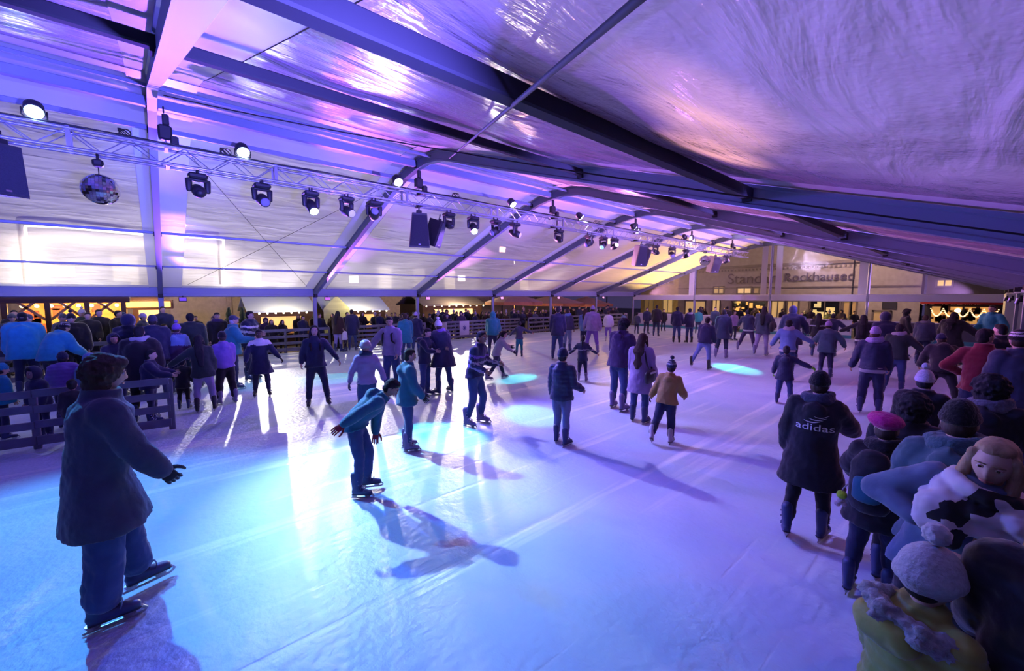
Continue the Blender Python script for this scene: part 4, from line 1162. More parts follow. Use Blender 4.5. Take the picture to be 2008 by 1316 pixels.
person('long-haired woman in a dark jacket facing the camera, arm held out', (625, 796), 637, fa=4, lean=2, side=0, q=1,
    aL=(10, 34, 6, 30), aR=(-12, 18, 40), lL=(2, 11, 4), lR=(3, 7, 6), j='navy', hem=.10, bulk=.03, t='navy', hair=('long', 'hairblack'), sk='black')
person('big figure in a navy coat and white bobble hat hugging someone, seen from behind', (872, 772), 626, fa=-140, lean=16, q=1,
    aL=(42, 22, 60), aR=(36, 18, 60), lL=(4, 8, 8), lR=(-2, 8, 4), j='navy', hem=.30, bulk=.10, flare=.06, hood='back', t='denim', hat=('bobble', 'white'), hair=None, scarf='purple', sk='blue')
person('dark-haired person nearly hidden in the hug, in front of the navy coat', (834, 777), 643, fa=60, lean=8, q=1,
    aL=(40, 14, 50), aR=(40, 14, 50), j='navy', hem=.10, bulk=.03, t='denim', hair=HB, head=(0, 15))
person('girl with a big white fur collar and flared dark coat facing the camera', (515, 777), 645, fa=0, lean=4, q=1,
    aL=(12, 32, 10, 34), aR=(10, 26, 14), lL=(2, 6, 4), lR=(2, 6, 4), j='navy', hem=.36, bulk=.035, flare=.08, t='navy', hair=HB, scarf=None, skin='dark', glove='black', sk='black', bands=[(.46, .75, 'white')])
person('child in a lilac hooded sweatshirt with black trousers standing beside the woman with long hair', (447, 792), 650, fa=-158, lean=4, q=1,
    aL=(6, 12, 22), aR=(8, 12, 24), lL=(5, 6, 8), lR=(-3, 6, 4), j='purple', hem=.05, bulk=.045, hood='back', t='black', tb=.025, hat=('beanie', 'black'), hair=None, glove='black', sk='lilac')
person('woman in pale tights seen from behind, one arm stretched to the fence end', (405, 807), 655, fa=176, lean=3, side=-4, q=1,
    aL=(14, 52, 2, 50), aR=(4, 12, 12), lL=(-2, 5, 2), lR=(4, 8, 4), j='dkgreen', hem=.16, bulk=.045, t='lilac', hair=('long', 'hairblack', .42), sk='black')
person('small child all in black leaning at the end of the near fence', (362, 803), 700, fa=165, lean=8, q=1,
    aL=(20, 30, 30), aR=(8, 14, 20), j='black', hem=.20, bulk=.05, t='black', hair=HB, glove='navy', sk='blue')
person('young man in a patterned dark sweater and blue jeans skating right with bent arms', (930, 833), 648, fa=62, lean=13, q=1,
    aL=(12, 8, 75), aR=(2, 12, 70), lL=(16, 5, 26), lR=(6, 8, 22), j='navy', hem=.05, bulk=.035, t='denim', hair=HB, head=(8, -4), skin='mid', sk='lilac', bands=[(.14, .20, 'lilac'), (.27, .31, 'silver'), (.38, .42, 'purple')])
person('girl in a pale vest pushing off behind the man in the patterned sweater', (972, 745), 648, fa=110, lean=28, q=1,
    aL=(52, 12, 18), aR=(30, 12, 30), lL=(30, 8, 10), lR=(-18, 10, 24), j='silver', hem=.06, bulk=.03, t='navy', hair=('pony', 'hairblack'), head=(0, -6), glove='navy', sk='lilac', jk='cloth')
person('person in a teal anorak bending over behind the girl in the pale vest', (966, 700), 612, fa=175, lean=24, q=1,
    aL=(20, 12, 30), aR=(20, 12, 30), j='bluegreen', hem=.10, bulk=.07, hood='up', t='navy', hair=HB)
person('small child in dark teal with both arms stretched out wide, far in the middle', (1018, 700), 629, fa=178, lean=4, q=1,
    aL=(10, 42, 4, 40), aR=(16, 62, 2, 66), lL=(4, 5, 8), lR=(0, 3, 2), j='slate', hem=.05, bulk=.03, t='bluegreen', hair=HB)
person('child in a quilted navy jacket and grey jogging trousers seen from behind, in the centre', (1100, 872), 683, fa=158, lean=2, q=2,
    aL=(2, 8, 6), aR=(2, 14, 52, 22), lL=(10, 3, 12), lR=(-3, 3, 4), j='navy', hem=.10, bulk=.045, puff=.006, t='ltdenim', hat=('beanie', 'navy'), hair=HB, sk='blue', toe=14, head=(6, 0))
person('little girl in navy with a pale stripe, arms spread, behind the quilted jacket', (1142, 748), 656, fa=172, lean=4, q=1,
    aL=(6, 42, 10, 46), aR=(18, 40, 10, 50), lL=(1, 4, 3), lR=(2, 6, 4), j='navy', hem=.16, bulk=.035, t='navy', hair=('pony', 'hairblack'), bands=[(.28, .33, 'silver')], sk='lilac')
person('man in a long dark jacket beyond the little girl with the stripe', (1092, 706), 601, fa=176, lean=3, q=1,
    aL=(6, 10, 10), aR=(6, 10, 12), lL=(3, 6, 6), lR=(-4, 4, 8), j='navy', hem=.16, bulk=.04, t='denim', hair=HB, sk='blue')
person('person in light jeans and blue scarf beside the long dark jacket', (1112, 690), 605, fa=150, lean=3, q=1,
    j='slate', hem=.05, bulk=.03, t='ltdenim', hair=HBR, scarf='ltblue')
person('man in a pale lilac jacket and woollen hat seen from behind, legs apart', (1160, 694), 600, fa=178, lean=5, q=1,
    aL=(6, 22, 14), aR=(4, 18, 10), lL=(4, 12, 10), lR=(-2, 10, 6), j='lilac', hem=.10, bulk=.06, t='purple', hat=('beanie', 'lilac'), hair=None, sk='lilac')
person('small child in a white jacket right of the man in the lilac jacket', (1192, 670), 609, fa=170, lean=4, q=0, aL=(4, 16, 10), aR=(4, 16, 10), j='white', hem=.12, bulk=.04, t='purple', hair=HBR, sk='white')
person('blue-jacketed woman partly hidden left of the man in the lilac jacket', (1146, 690), 604, fa=165, lean=4, q=0, j='ltblue', hem=.10, bulk=.04, t='navy', hair=('long', 'brown'), lL=(16, 8, 10))
person('tall man in a plum jacket leaning close to the woman with the shoulder bag', (1211, 804), 626, fa=148, lean=9, side=4, q=2,
    aL=(8, 10, 24), aR=(14, 12, 26), lL=(8, 5, 10), lR=(0, 5, 8), j='plum', hem=.10, bulk=.055, hood='back', t='denim', hair=('curly', 'hairblack'), head=(12, 14), sk='lilac')
P['bag'] = person('woman with long wavy brown hair in a pale lilac coat, seen from behind', (1252, 829), 652, fa=160, lean=3, side=2, q=2,
    aL=(6, 10, 30), aR=(2, 12, 30), lL=(6, 4, 8), lR=(1, 4, 4), j='lilac', hem=.36, bulk=.035, flare=.045, t='denim', hair=('longw', 'brown', .40), sk='blue', toe=12)
person('child in a mustard hooded jacket and striped bobble hat skating away on white skates', (1296, 872), 702, fa=168, lean=10, side=5, q=2,
    aL=(-4, 28, 14, 24), aR=(14, 16, 40), lL=(-12, 12, 22), lR=(4, 2, 10), j='mustard', hem=.08, bulk=.05, hood='back', t='navy', tb=.025, hat=('bobble', 'navy', 'silver', 'navy'), hair=HBR, sk='white', pitch=(28, 0), glove='black')
person('left one of two friends in navy jackets standing together far behind the mustard jacket', (1326, 673), 601, fa=178, lean=3, q=1, aL=(6, 12, 14), aR=(6, 14, 14), j='navy', hem=.12, bulk=.045, t='denim', hair=HB, sk='black')
person('right one of two friends in navy jackets standing together, with a pale collar', (1351, 673), 604, fa=-150, lean=3, q=1, aL=(6, 8, 30), aR=(6, 8, 30), j='navy', hem=.16, bulk=.045, t='denim', hair=HB, scarf='silver', sk='black')
person('young man in pale blue jeans with one leg pushed out to the left', (1372, 724), 621, fa=164, lean=7, side=4, q=1,
    aL=(10, 14, 16), aR=(6, 14, 16), lL=(2, 24, 6, 1.0), lR=(4, 6, 8), j='navy', hem=.05, bulk=.045, hood='back', t='ltblue', hair=HB, sk='black', pitch=(10, 0))
person('woman in a long blue coat skating right beside the young man in pale jeans', (1413, 703), 606, fa=172, lean=4, q=1, aL=(6, 10, 12), aR=(6, 12, 10), lL=(-6, 8, 12), lR=(2, 4, 4), j='navy', hem=.26, bulk=.045, t='navy', hair=HB, sk='lilac', scarf='slate')
person('skater in a navy jacket with white hem, legs wide apart and leaning left', (1462, 689), 607, fa=176, lean=14, side=-8, q=1,
    aL=(30, 30, 20), aR=(10, 20, 20), lL=(6, 20, 12, 1.0), lR=(-4, 14, 4), j='navy', hem=.03, bulk=.04, belt='white', t='plum', hair=HB, sk='lilac')
P['handbag'] = person('woman with long black hair and pale legs carrying a big dark bag', (1490, 697), 600, fa=168, lean=4, q=1,
    aL=(4, 10, 14), aR=(14, 26, 30), lL=(-6, 10, 10), lR=(4, 4, 6), j='slate', hem=.20, bulk=.045, t='lilac', hair=('long', 'hairblack', .40), sk='lilac')
person('tall figure in a dark hooded coat, behind the boy in the light denim jacket', (1548, 716), 601, fa=178, lean=4, q=1, aL=(10, 18, 20), aR=(16, 34, 14), j='navy', hem=.34, bulk=.07, flare=.05, hood='up', t='navy', hair=HB)
person('boy in a light denim jacket with white hood, arms held away from his sides', (1540, 748), 626, fa=178, lean=3, q=1,
    aL=(10, 30, 20, 24), aR=(16, 50, 10, 60), j='ltblue', hem=.03, bulk=.04, belt='white', t='denim', hair=HB, hood=None, scarf='silver')
person('child with bright green gloves in a navy coat, one arm stretched to the right', (1536, 793), 677, fa=174, lean=4, q=2,
    aL=(4, 24, 14), aR=(14, 62, 4, 66), lL=(4, 7, 8), lR=(2, 9, 8), j='navy', hem=.20, bulk=.05, hood='back', t='denim', tb=.02, hair=('bun', 'hairblack'), glove='green', sk='blue')
person('child in a grey-green jacket and pale hat, right of the light denim jacket', (1617, 742), 630, fa=178, lean=5, q=1,
    aL=(6, 30, 8, 24), aR=(6, 42, 20, 20), j='greyteal', hem=.14, bulk=.06, t='navy', hat=('beanie', 'lilac'), hair=HBR, sk='blue')
person('person in black with a white-striped sleeve, behind the child in the grey-green jacket', (1600, 700), 613, fa=178, lean=4, q=1, aL=(6, 16, 14), aR=(6, 14, 14), j='black', hem=.12, bulk=.05, t='navy', hair=('long', 'hairblack'), bands=[(.30, .34, 'silver')])
person('dark-haired youth peeking out behind the pale woollen hat', (1628, 700), 614, fa=178, lean=4, q=1, aL=(6, 12, 14), aR=(20, 44, 10, 40), j='navy', hem=.08, bulk=.05, t='navy', hair=HB)
person('woman with very long black hair and white hem, arm stretched to the left', (1686, 718), 616, fa=176, lean=4, q=1, aL=(16, 58, 4, 60), aR=(6, 10, 14), j='black', hem=.04, bulk=.035, belt='white', t='plum', hair=('long', 'hairblack', .44))
person('person in a dark leather jacket over a pale shirt, with a lilac hat', (1703, 812), 641, fa=178, lean=4, q=2,
    aL=(6, 22, 8, 16), aR=(6, 12, 14), lL=(2, 5, 3), lR=(2, 5, 3), j='navy', jk='leather', hem=.03, bulk=.045, belt='silver', t='navy', tb=.02, hat=('beanie', 'lilac'), hair=None, sk='blue', scarf='lilac')
person('man in a dark teal jacket and blue jeans reaching back, right of the leather jacket', (1748, 776), 634, fa=172, lean=8, q=1,
    aL=(10, 10, 16), aR=(10, 44, 10, 46), lL=(-14, 6, 16), lR=(6, 4, 8), j='dkgreen', hem=.06, bulk=.05, t='denim', hair=HB, scarf='silver')
person('person with a huge fur-trimmed dark hood just behind the lilac hood', (1728, 742), 613, fa=-165, lean=5, q=1, j='navy', hem=.20, bulk=.07, hood='fur', t='navy', hair=HB)
person('dark-haired man standing in profile near the end boards, behind the fur-trimmed hood', (1768, 700), 606, fa=110, lean=3, q=1, j='black', hem=.12, bulk=.04, t='black', hair=('curly', 'hairblack'))
P['logo'] = person('person in a long black coat with a white logo on the back', (1575, 1057), 729, fa=174, lean=4, side=2, q=2,
    aL=(-2, 14, 12), aR=(40, 20, 24), lL=(-8, 6, 12), lR=(4, 4, 6), j='black', hem=.38, bulk=.065, flare=.05, hood='back', t='black', hat=('beanie', 'hairblack'), hair=None, scarf='slate', glove='black', sk='blue', pitch=(18, 0), toe=12)
person('skater all in dark clothes bending far forward, one arm reaching left', (1842, 806), 655, fa=-168, lean=34, side=0, q=1,
    aL=(20, 20, 20), aR=(38, 34, 16), lL=(14, 16, 30), lR=(-16, 12, 14), j='black', hem=.08, bulk=.06, hood='back', t='black', hat=('beanie', 'navy'), hair=None)
person('person in a blue padded jacket with fair hair standing before the lit shop window', (1806, 716), 617, fa=172, lean=4, q=1, j='slate', hem=.10, bulk=.06, t='navy', hair=HBR, scarf='grey')
person('person in a wide black coat, one arm stretched right, before the shop window', (1858, 726), 611, fa=165, lean=6, q=1, aL=(14, 18, 20), aR=(16, 46, 12, 40), j='black', hem=.32, bulk=.08, flare=.06, t='black', hair=('longw', 'hairblack', .3))
person('man in a red pullover seen from behind with hand on hip at the right edge', at=(1935, 643), h=1.78, fa=172, lean=5, q=2,
    aL=(-6, 40, 66, -30), aR=(20, 30, 40), j='red', hem=.04, bulk=.03, t='navy', hair=HB, head=(40, 0), sk='blue')
person('person in a black-and-white woollen hat cut off by the right edge', at=(1998, 648), h=1.78, fa=-150, lean=4, q=2, j='slate', hem=.14, bulk=.06, t='navy', hat=('beanie', 'hairblack', 'white'), hair=None, sk='blue')
person('bearded bystander in an open teal jacket leaning at the boards before the shop', (1935, 716), 598, fa=-30, lean=2, q=1, aL=(6, 34, 20, 20), aR=(10, 10, 50), j='bluegreen', hem=.14, bulk=.05, t='silver', hair=HBR)
person('person with a black cap half hidden behind the black-and-white woollen hat', at=(1962, 634), h=1.72, fa=-120, lean=3, q=1, j='black', hem=.14, bulk=.05, t='black', hair=HB)
# the crowd along the right front
person('child in dark clothes and white bobble hat among the right crowd', at=(1816, 720), h=1.42, fa=176, lean=4, q=2, j='black', hem=.12, bulk=.06, t='black', hat=('bobble', 'white'), hair=HB, aL=(10, 14, 20), aR=(10, 14, 20))
person('person with a large mass of black hair, right behind the pink hat', at=(1794, 770), h=1.48, fa=172, lean=4, q=2, j='black', hem=.14, bulk=.07, t='black', hair=('curly', 'hairblack'), aL=(14, 14, 30), aR=(14, 14, 30))
person('person with black hair in a fur-trimmed hood pushed back, at the right edge', at=(1948, 735), h=1.58, fa=170, lean=4, q=2, j='black', hem=.14, bulk=.07, hood='back', t='black', hair=('curly', 'hairblack'), scarf='grey', aR=(24, 24, 70))
P['pink'] = person('child in a bright pink woollen hat and black coat with a dark backpack', (1700, 1172), 812, fa=166, lean=6, q=2,
    aL=(30, 22, 22), aR=(14, 12, 20), lL=(-4, 5, 6), lR=(6, 4, 10), j='black', hem=.24, bulk=.06, t='navy', hat=('beret', 'pink'), hair=None, scarf='black', sk='blue', glove='black')
person('adult in a grey-teal hooded sweatshirt and black woollen hat, seen from behind', at=(1887, 786), h=1.62, fa=172, lean=5, q=2,
    j='greyteal', hem=.10, bulk=.05, hood='back', t='navy', hat=('beanie', 'hairblack'), hair=None, scarf='greyteal', aL=(10, 16, 24), aR=(10, 16, 30), sk='blue')
P['blond'] = person('blonde woman in a grey-blue pullover and black-and-white scarf looking this way', at=(1962, 862), h=1.62, fa=-8, lean=12, side=-18, q=2,
    aR=(10, 58, 50, -58), aL=(25, 20, 70, -50), j='sweater', hem=.06, bulk=.035, t='black', hair=('long', 'blond', .30), head=(0, 8), scarf=None, sk='blue', curl=1.0)
P['olive'] = person('small child in an olive padded jacket and pale bobble hat, closest at the lower right', at=(1842, 1070), h=1.24, fa=148, lean=3, side=3, q=2,
    aL=(8, 14, 14), aR=(16, 16, 20), j='olive', hem=.12, bulk=.055, puff=.006, hood='back', t='navy', hat=('bobble', 'silver'), hatk=1.28, hair=HB, head=(16, 6), sk='blue')
person('person with long fair hair in a black coat cut off by the lower right corner', at=(2125, 950), h=1.60, fa=-172, lean=4, q=2,
    aL=(14, 6, 40), aR=(14, 6, 30), j='black', hem=.30, bulk=.05, t='black', hair=('long', 'blond', .42), sk='blue')
person('child in blue trousers half hidden between the backpack and the blonde woman', (1745, 1160), 1000, fa=170, lean=22, q=1, j='ltblue', hem=.06, bulk=.05, t='denim', hair=HB, aL=(16, 20, 40), aR=(16, 14, 40)) if False else None

# ------------------------------------------------------------------ people behind the near fence (left)
person('person in a big turquoise jacket and dark cap seen from behind at the far left', foot=(60, 778), top=612, fa=172, lean=8, q=1, j='cyan', hem=.16, bulk=.10, hood='back', t='navy', hat=('cap', 'hairblack'), hair=HB)
person('person in a bright turquoise jacket bending to the right, beside the dark cap', foot=(108, 782), top=632, fa=120, lean=30, q=1, aR=(20, 10, 30), j='cyan', hem=.08, bulk=.09, t='navy', hat=('beanie', 'black', 'silver'), hair=None)
person('child in a quilted lilac jacket behind the near fence', at=(122, 690), h=1.25, fa=172, lean=6, q=1, j='purple', hem=.10, bulk=.08, puff=.010, hood='back', t='navy', hair=HB, hat=('beanie', 'navy'))
person('child in a dark blue hood looking over the near fence', at=(62, 720), h=1.10, fa=-60, lean=8, q=1, j='navy', hem=.10, bulk=.06, hood='up', t='navy', hair=HB)
person('small dark-haired child ducking behind the near fence, below the lilac jacket', at=(140, 742), h=.98, fa=175, lean=10, q=1, j='black', hem=.10, bulk=.06, t='navy', hair=HB)
person('person in turquoise cut off by the left edge behind the near fence', at=(4, 712), h=1.15, fa=110, lean=8, q=1, j='cyan', hem=.10, bulk=.06, t='navy', hair=HB, hat=('beanie', 'cyan'))
P['rucksack'] = person('child with a light blue rucksack between the near fence and the dark plank fence', at=(175, 694), h=1.20, fa=170, lean=4, q=1, j='ltblue', hem=.08, bulk=.06, hood='up', t='navy', hair=HB)
P['phone'] = person('girl in a dark hood filming with a lit phone behind the near fence', at=(222, 655), h=1.42, fa=20, lean=4, q=1, aL=(40, 4, 85, -14), aR=(36, 10, 60), j='navy', hem=.12, bulk=.06, hood='up', t='navy', hair=HB)
person('man in black with a bobble hat standing before the glowing market pavilion', at=(138, 612), h=1.80, fa=6, lean=2, q=1, j='black', hem=.16, bulk=.09, t='black', hat=('bobble', 'black'), hair=HB)
person('person in a round white-rimmed fur hood behind the girl with the phone', at=(250, 618), h=1.80, fa=150, lean=3, q=1, j='navy', hem=.16, bulk=.07, hood='fur', t='navy', hair=HB)
person('broad person in a dark coat, back turned, right of the phone girl', at=(272, 638), h=1.70, fa=165, lean=5, q=1, j='black', hem=.25, bulk=.10, hood='back', t='black', hair=HB, scarf='silver')
person('person in a plain dark navy jacket and grey cap in front of the kiosk', at=(298, 618), h=1.80, fa=176, lean=3, q=1, j='navy', hem=.14, bulk=.08, t='navy', hat=('beanie', 'slate'), hair=HB)
person('child with a purple bobble hat and blue-and-plum jacket near the fence end', at=(346, 632), h=1.58, fa=150, lean=6, q=1, j='plum', hem=.10, bulk=.07, hood='back', t='navy', hat=('bobble', 'purple'), hair=HBR, bands=[(.3, .6, 'ltblue')])
person('man in a dark green jacket right of the purple woollen hat', at=(372, 613), h=1.82, fa=178, lean=3, q=1, j='dkgreen', hem=.12, bulk=.07, t='navy', hair=HB)
person('small child in profile holding the end of the near fence', at=(296, 684), h=1.28, fa=80, lean=5, q=1, j='navy', hem=.10, bulk=.06, t='navy', hair=HB, aL=(40, 10, 40), aR=(40, 10, 40))
person('man in a dark blazer with a plum shirt behind the woman with long hair', at=(425, 612), h=1.74, fa=10, lean=2, q=1, j='black', hem=.14, bulk=.05, t='navy', hair=HB, scarf='plum')
person('man in a blue jacket and flat cap with pale hair, behind the lilac sweatshirt', at=(458, 618), h=1.76, fa=95, lean=4, q=1, j='bluegreen', hem=.12, bulk=.07, t='navy', hat=('cap', 'slate'), hair=('short', 'silver'), aR=(30, 10, 60))
person('person in a black-and-white striped jacket behind the white fur collar', at=(490, 609), h=1.84, fa=60, lean=4, q=1, j='navy', hem=.10, bulk=.07, t='navy', hair=HB, bands=[(.42, .47, 'white'), (.28, .34, 'white')], aR=(30, 10, 60))
person('woman in a brown coat beside the long plank fence, tallest of a family of three', (664, 690), 609, fa=150, lean=3, q=0, j='brown', hem=.2, bulk=.05, t='lilac', hair=('long', 'hairblack'))
person('toddler in a white jacket and black trousers, middle of a family of three', (678, 690), 641, fa=-120, lean=3, q=0, j='white', hem=.08, bulk=.05, t='black', hair=HBR, aR=(20, 30, 10))
person('man in a long dark coat, right of the toddler in the white jacket', (692, 688), 606, fa=170, lean=3, q=0, j='navy', hem=.30, bulk=.06, t='denim', hair=HB)
person('person in a blue-teal hooded coat behind the boy in the teal parka', (797, 712), 614, fa=-165, lean=4, q=1, j='bluegreen', hem=.24, bulk=.05, t='denim', hair=HBR, hood='back')
person('woman in a navy coat and pale woollen hat beyond the hugging couple', (816, 700), 612, fa=160, lean=4, q=1, j='navy', hem=.14, bulk=.05, t='denim', hat=('beanie', 'lilac'), hair=None)
for (fx, fy, tp, fc, jj, hh, lb) in ((1267, 655, 603, 20, 'navy', .12, 'person in navy standing left of the man in the wide black jacket, far centre'), (1286, 660, 598, 170, 'black', .14, 'man in a wide black jacket with dark beard, far centre'),
        (1300, 650, 606, 10, 'black', .2, 'person in black right of the wide black jacket, far centre'), (1248, 655, 612, 160, 'slate', .1, 'smaller person in slate blue, leftmost of the far-centre group'), (1368, 655, 605, 175, 'bluegreen', .1, 'person in a blue-teal jacket by the gable post, right of the two friends'),
        (1222, 650, 612, 150, 'ltblue', .2, 'child in pale blue skating far away beside the dark plank fence corner'), (1437, 668, 609, 40, 'lilac', .1, 'child in a pale pinkish jacket behind the wide-legged skater'), (1400, 660, 602, 20, 'navy', .1, 'dark figure standing far behind the woman in the long blue coat'),
        (1424, 655, 600, 175, 'black', .12, 'dark figure before the lit store windows, second from the gable centre post'), (1570, 660, 612, 0, 'ltblue', .1, 'tiny skater in pale blue near the end boards, right of the centre post')):
    person(lb, (fx, fy), tp, fa=fc, lean=3, q=0, j=jj, hem=hh, bulk=.05, t='navy', hair=HB, aL=(8, 12, 16), aR=(8, 12, 16))

# ------------------------------------------------------------------ things people carry
def on_person(info, name, label, cat):
    r = info['root']; return thing(name, label, cat, r.location, r.rotation_euler.z)
def backpack(info, name, label, col, col2, w=.16, h=.42, d=.09, zc=.26):
    t = on_person(info, name, label, 'backpack'); s = info['s']; T = info['T']; b = info['bulk']
    yb = -(.118+b)-d
    mb = MB(); mb.tube([T(0, yb, zc-h/2), T(0, yb, zc+h*.3), T(0, yb+.01, zc+h/2)], [(w*s, d*s), (w*s, d*s), (w*.75*s, d*.7*s)], 14)
    soft('bag', mb, mat(cc(col), .7, 'cloth'), t, .014, 2, disp=.02, dsz=.08)
    mb = MB(); mb.tube([T(0, yb-d*.85, zc-h*.36), T(0, yb-d*.85, zc)], [(w*.7*s, .045*s)]*2, 12); soft('front_pocket', mb, mat(cc(col2), .7, 'cloth'), t, .013, 2)
    for sx in (-1, 1):
        mb = MB(); mb.tube([T(sx*.09, yb+d*.8, .42), T(sx*.105, -.02, .545+b*.6), T(sx*.105, .125+b, .45), T(sx*.12, .13+b, .30), T(sx*.16+sx*b, .03, .16), T(sx*.10, yb+d*.8, .08)], [(.024*s, .010*s)]*6, 8, ref=(1, 0, 0)); mb.build('shoulder_strap', mat(cc('black'), .7, 'cloth'), t, True)
    mb = MB(); mb.tube([T(.04*math.cos(a), yb+.02, zc+h/2+.03+.03*math.sin(a)) for a in np.linspace(0, math.pi, 7)], .009, 6); mb.build('handle', mat(cc('black'), .7, 'cloth'), t, True)
    return t, yb, zc, w
backpack(P['bp'], 'backpack', 'dark backpack worn by the adult in the pale sweater', 'navy', 'navy')
tb_, yb, zc, w = backpack(P['pink'], 'backpack', 'large dark backpack with teal pocket worn by the child in the pink hat', 'black', 'teal', .17, .44, .10, .27)
backpack(P['rucksack'], 'rucksack', 'light blue rucksack on the child behind the near fence', 'ltblue', 'ltdenim', .15, .38, .09, .28)
t = on_person(P['pink'], 'plush_keyring', 'neon green plush ball dangling from the dark backpack', 'keyring'); T = P['pink']['T']
MB().ell(T(-.21, yb, .06), .033, None, 14, 10).build('ball', mat((.45, .85, .03), .8, 'knit'), t, True)
mb = MB(); mb.ell(T(-.21, yb, .005), .026, None, 12, 8); mb.ell(T(-.235, yb-.01, -.03), .022, None, 10, 8); mb.ell(T(-.185, yb, -.02), .018, None, 10, 8); mb.build('charm', mat((.6, .5, .55), .8, 'knit'), t, True)
MB().tube([T(-.17, yb, .17), T(-.20, yb-.01, .12), T(-.21, yb, .09)], .005, 6).build('strap', mat(C['silver'], .6, 'cloth'), t, True)
# shoulder bag of the woman in the lilac coat
info = P['bag']; T, s = info['T'], info['s']
t = on_person(info, 'shoulder_bag', 'black shoulder bag with a white stripe on the woman in the pale lilac coat', 'bag')
mb = MB(); c0 = T(.255, -.10, .02); mb.tube([c0+np.array([-.02, -.13, -.02]), c0, c0+np.array([.02, .13, .0])], [(.05*s, .13*s), (.075*s, .155*s), (.05*s, .13*s)], 14, ref=(1, 0, 0)); soft('bag', mb, mat(C['black'], .5, 'leather'), t, .014, 2)
mb = MB(); mb.tube([c0+np.array([.045, -.12, .07]), c0+np.array([.085, 0, .085]), c0+np.array([.06, .12, .07])], [(.006, .018)]*3, 8); mb.build('stripe', mat(C['white'], .6, 'cloth'), t, True)
mb = MB(); mb.tube([c0+np.array([0, .05, .13]), T(.20, .02, .35), T(.13, .0, .56), T(.10, -.10, .50), T(.19, -.16, .25), c0+np.array([0, -.08, .12])], [(.016, .006)]*6, 8); mb.build('strap', mat(C['black'], .6, 'cloth'), t, True)
info = P['handbag']; T, s = info['T'], info['s']
t = on_person(info, 'tote_bag', 'big dark tote bag of the woman with long black hair and pale legs', 'bag')
mb = MB(); c0 = T(.30, -.06, .10); mb.tube([c0+np.array([0, -.16, -.03]), c0, c0+np.array([0, .16, -.02])], [(.08, .19), (.10, .22), (.08, .19)], 12, ref=(1, 0, 0)); soft('bag', mb, mat(C['black'], .6, 'leather'), t, .03, 2)
MB().tube([c0+np.array([0, .1, .2]), T(.21, 0, .56), c0+np.array([0, -.1, .2])], .012, 6).build('strap', mat(C['black'], .6, 'cloth'), t, True)
# phone with its light on
info = P['phone']; K = info['K']; t = on_person(info, 'phone', 'phone with its bright flash light on, held up behind the near fence', 'phone'); w_ = K['armL'][2]+np.array([.02, .06, .05])
MB().box(w_, (.075, .012, .15), bev=.004).build('case', mat((.01, .01, .012), .3, 'plastic'), t)
MB().ell(w_+np.array([0, .010, .055]), (.016, .006, .016), None, 10, 6).build('flash', emit((1, .95, .85), 120), t)
# pale grey fur around the olive jacket's hood
info = P['olive']; T, s = info['T'], info['s']
mb = MB(); mb.tube([T(-.15, -.02, .565), T(-.15, -.15, .575), T(-.04, -.21, .56), T(.10, -.17, .535), T(.175, -.04, .51), T(.175, .08, .47), T(.13, .17, .43)], [.035, .045, .05, .05, .045, .042, .032], 10)
soft('fur_trim', mb, mat((.30, .29, .31), .95, 'fur'), info['jacket'], .010, 1, disp=.05, dsz=.025)
mb = MB(); mb.ell(T(-.03, -.175, .46), (.17*s, .10*s, .11*s), info['Rt'], 18, 12); mb.ell(T(-.12, -.10, .50), (.09*s, .09*s, .08*s), info['Rt'], 14, 10)
soft('hood', mb, mat(C['olive'], .5, 'cloth'), info['root'], .012, 3, disp=.03, dsz=.10)
# fur collar of the girl
# big patterned scarf of the blonde woman
def scarf_mat():
    m, nt, p = nodes('patterned_scarf'); N, L = nt.nodes, nt.links
    tc = N.new('ShaderNodeTexCoord'); mp = N.new('ShaderNodeMapping'); mp.inputs['Scale'].default_value = (10, 10, 11); mp.inputs['Rotation'].default_value = (.3, .5, .8); L.new(tc.outputs['Object'], mp.inputs['Vector'])
    v = N.new('ShaderNodeTexVoronoi'); v.inputs['Scale'].default_value = 1.0; v.distance = 'MANHATTAN'; L.new(mp.outputs[0], v.inputs['Vector'])
    sp = N.new('ShaderNodeSeparateColor'); L.new(v.outputs['Color'], sp.inputs[0])
    r = N.new('ShaderNodeValToRGB'); r.color_ramp.interpolation = 'CONSTANT'; e = r.color_ramp.elements; e[0].color = (.62, .58, .64, 1); e[1].position = .70; e[1].color = (.010, .010, .014, 1)
    L.new(sp.outputs[0], r.inputs[0]); L.new(r.outputs[0], p.inputs['Base Color']); p.inputs['Roughness'].default_value = .9
    return m
info = P['blond']; T, s, Rt = info['T'], info['s'], info['Rt']
mb = MB()
for k, (zz, rx, ry, th, tl) in enumerate(((.58, .118, .112, .040, .02), (.52, .150, .135, .048, -.02), (.46, .175, .150, .045, -.05))):
    mb.tube([T(rx*math.cos(p), .015+ry*math.sin(p), zz+tl*math.sin(p)) for p in np.linspace(0, 2*math.pi, 18, endpoint=False)], [th*s]*18, 10, ref=(0, 0, 1), closed=True)
mb.tube([T(.10, .17, .48), T(.05, .21, .38), T(-.02, .20, .28)], [(.09, .05), (.10, .045), (.05, .02)], 12)
mb.tube([T(-.15, .10, .54), T(-.25, .07, .48), T(-.32, .04, .43)], [(.05, .07), (.04, .07), (.02, .02)], 12)
soft('scarf', mb, scarf_mat(), info['root'], .012, 2, disp=.03, dsz=.07)
# fur collar for the girl: thick white ruff
# logo on the long black coat
LOGO = P['logo']
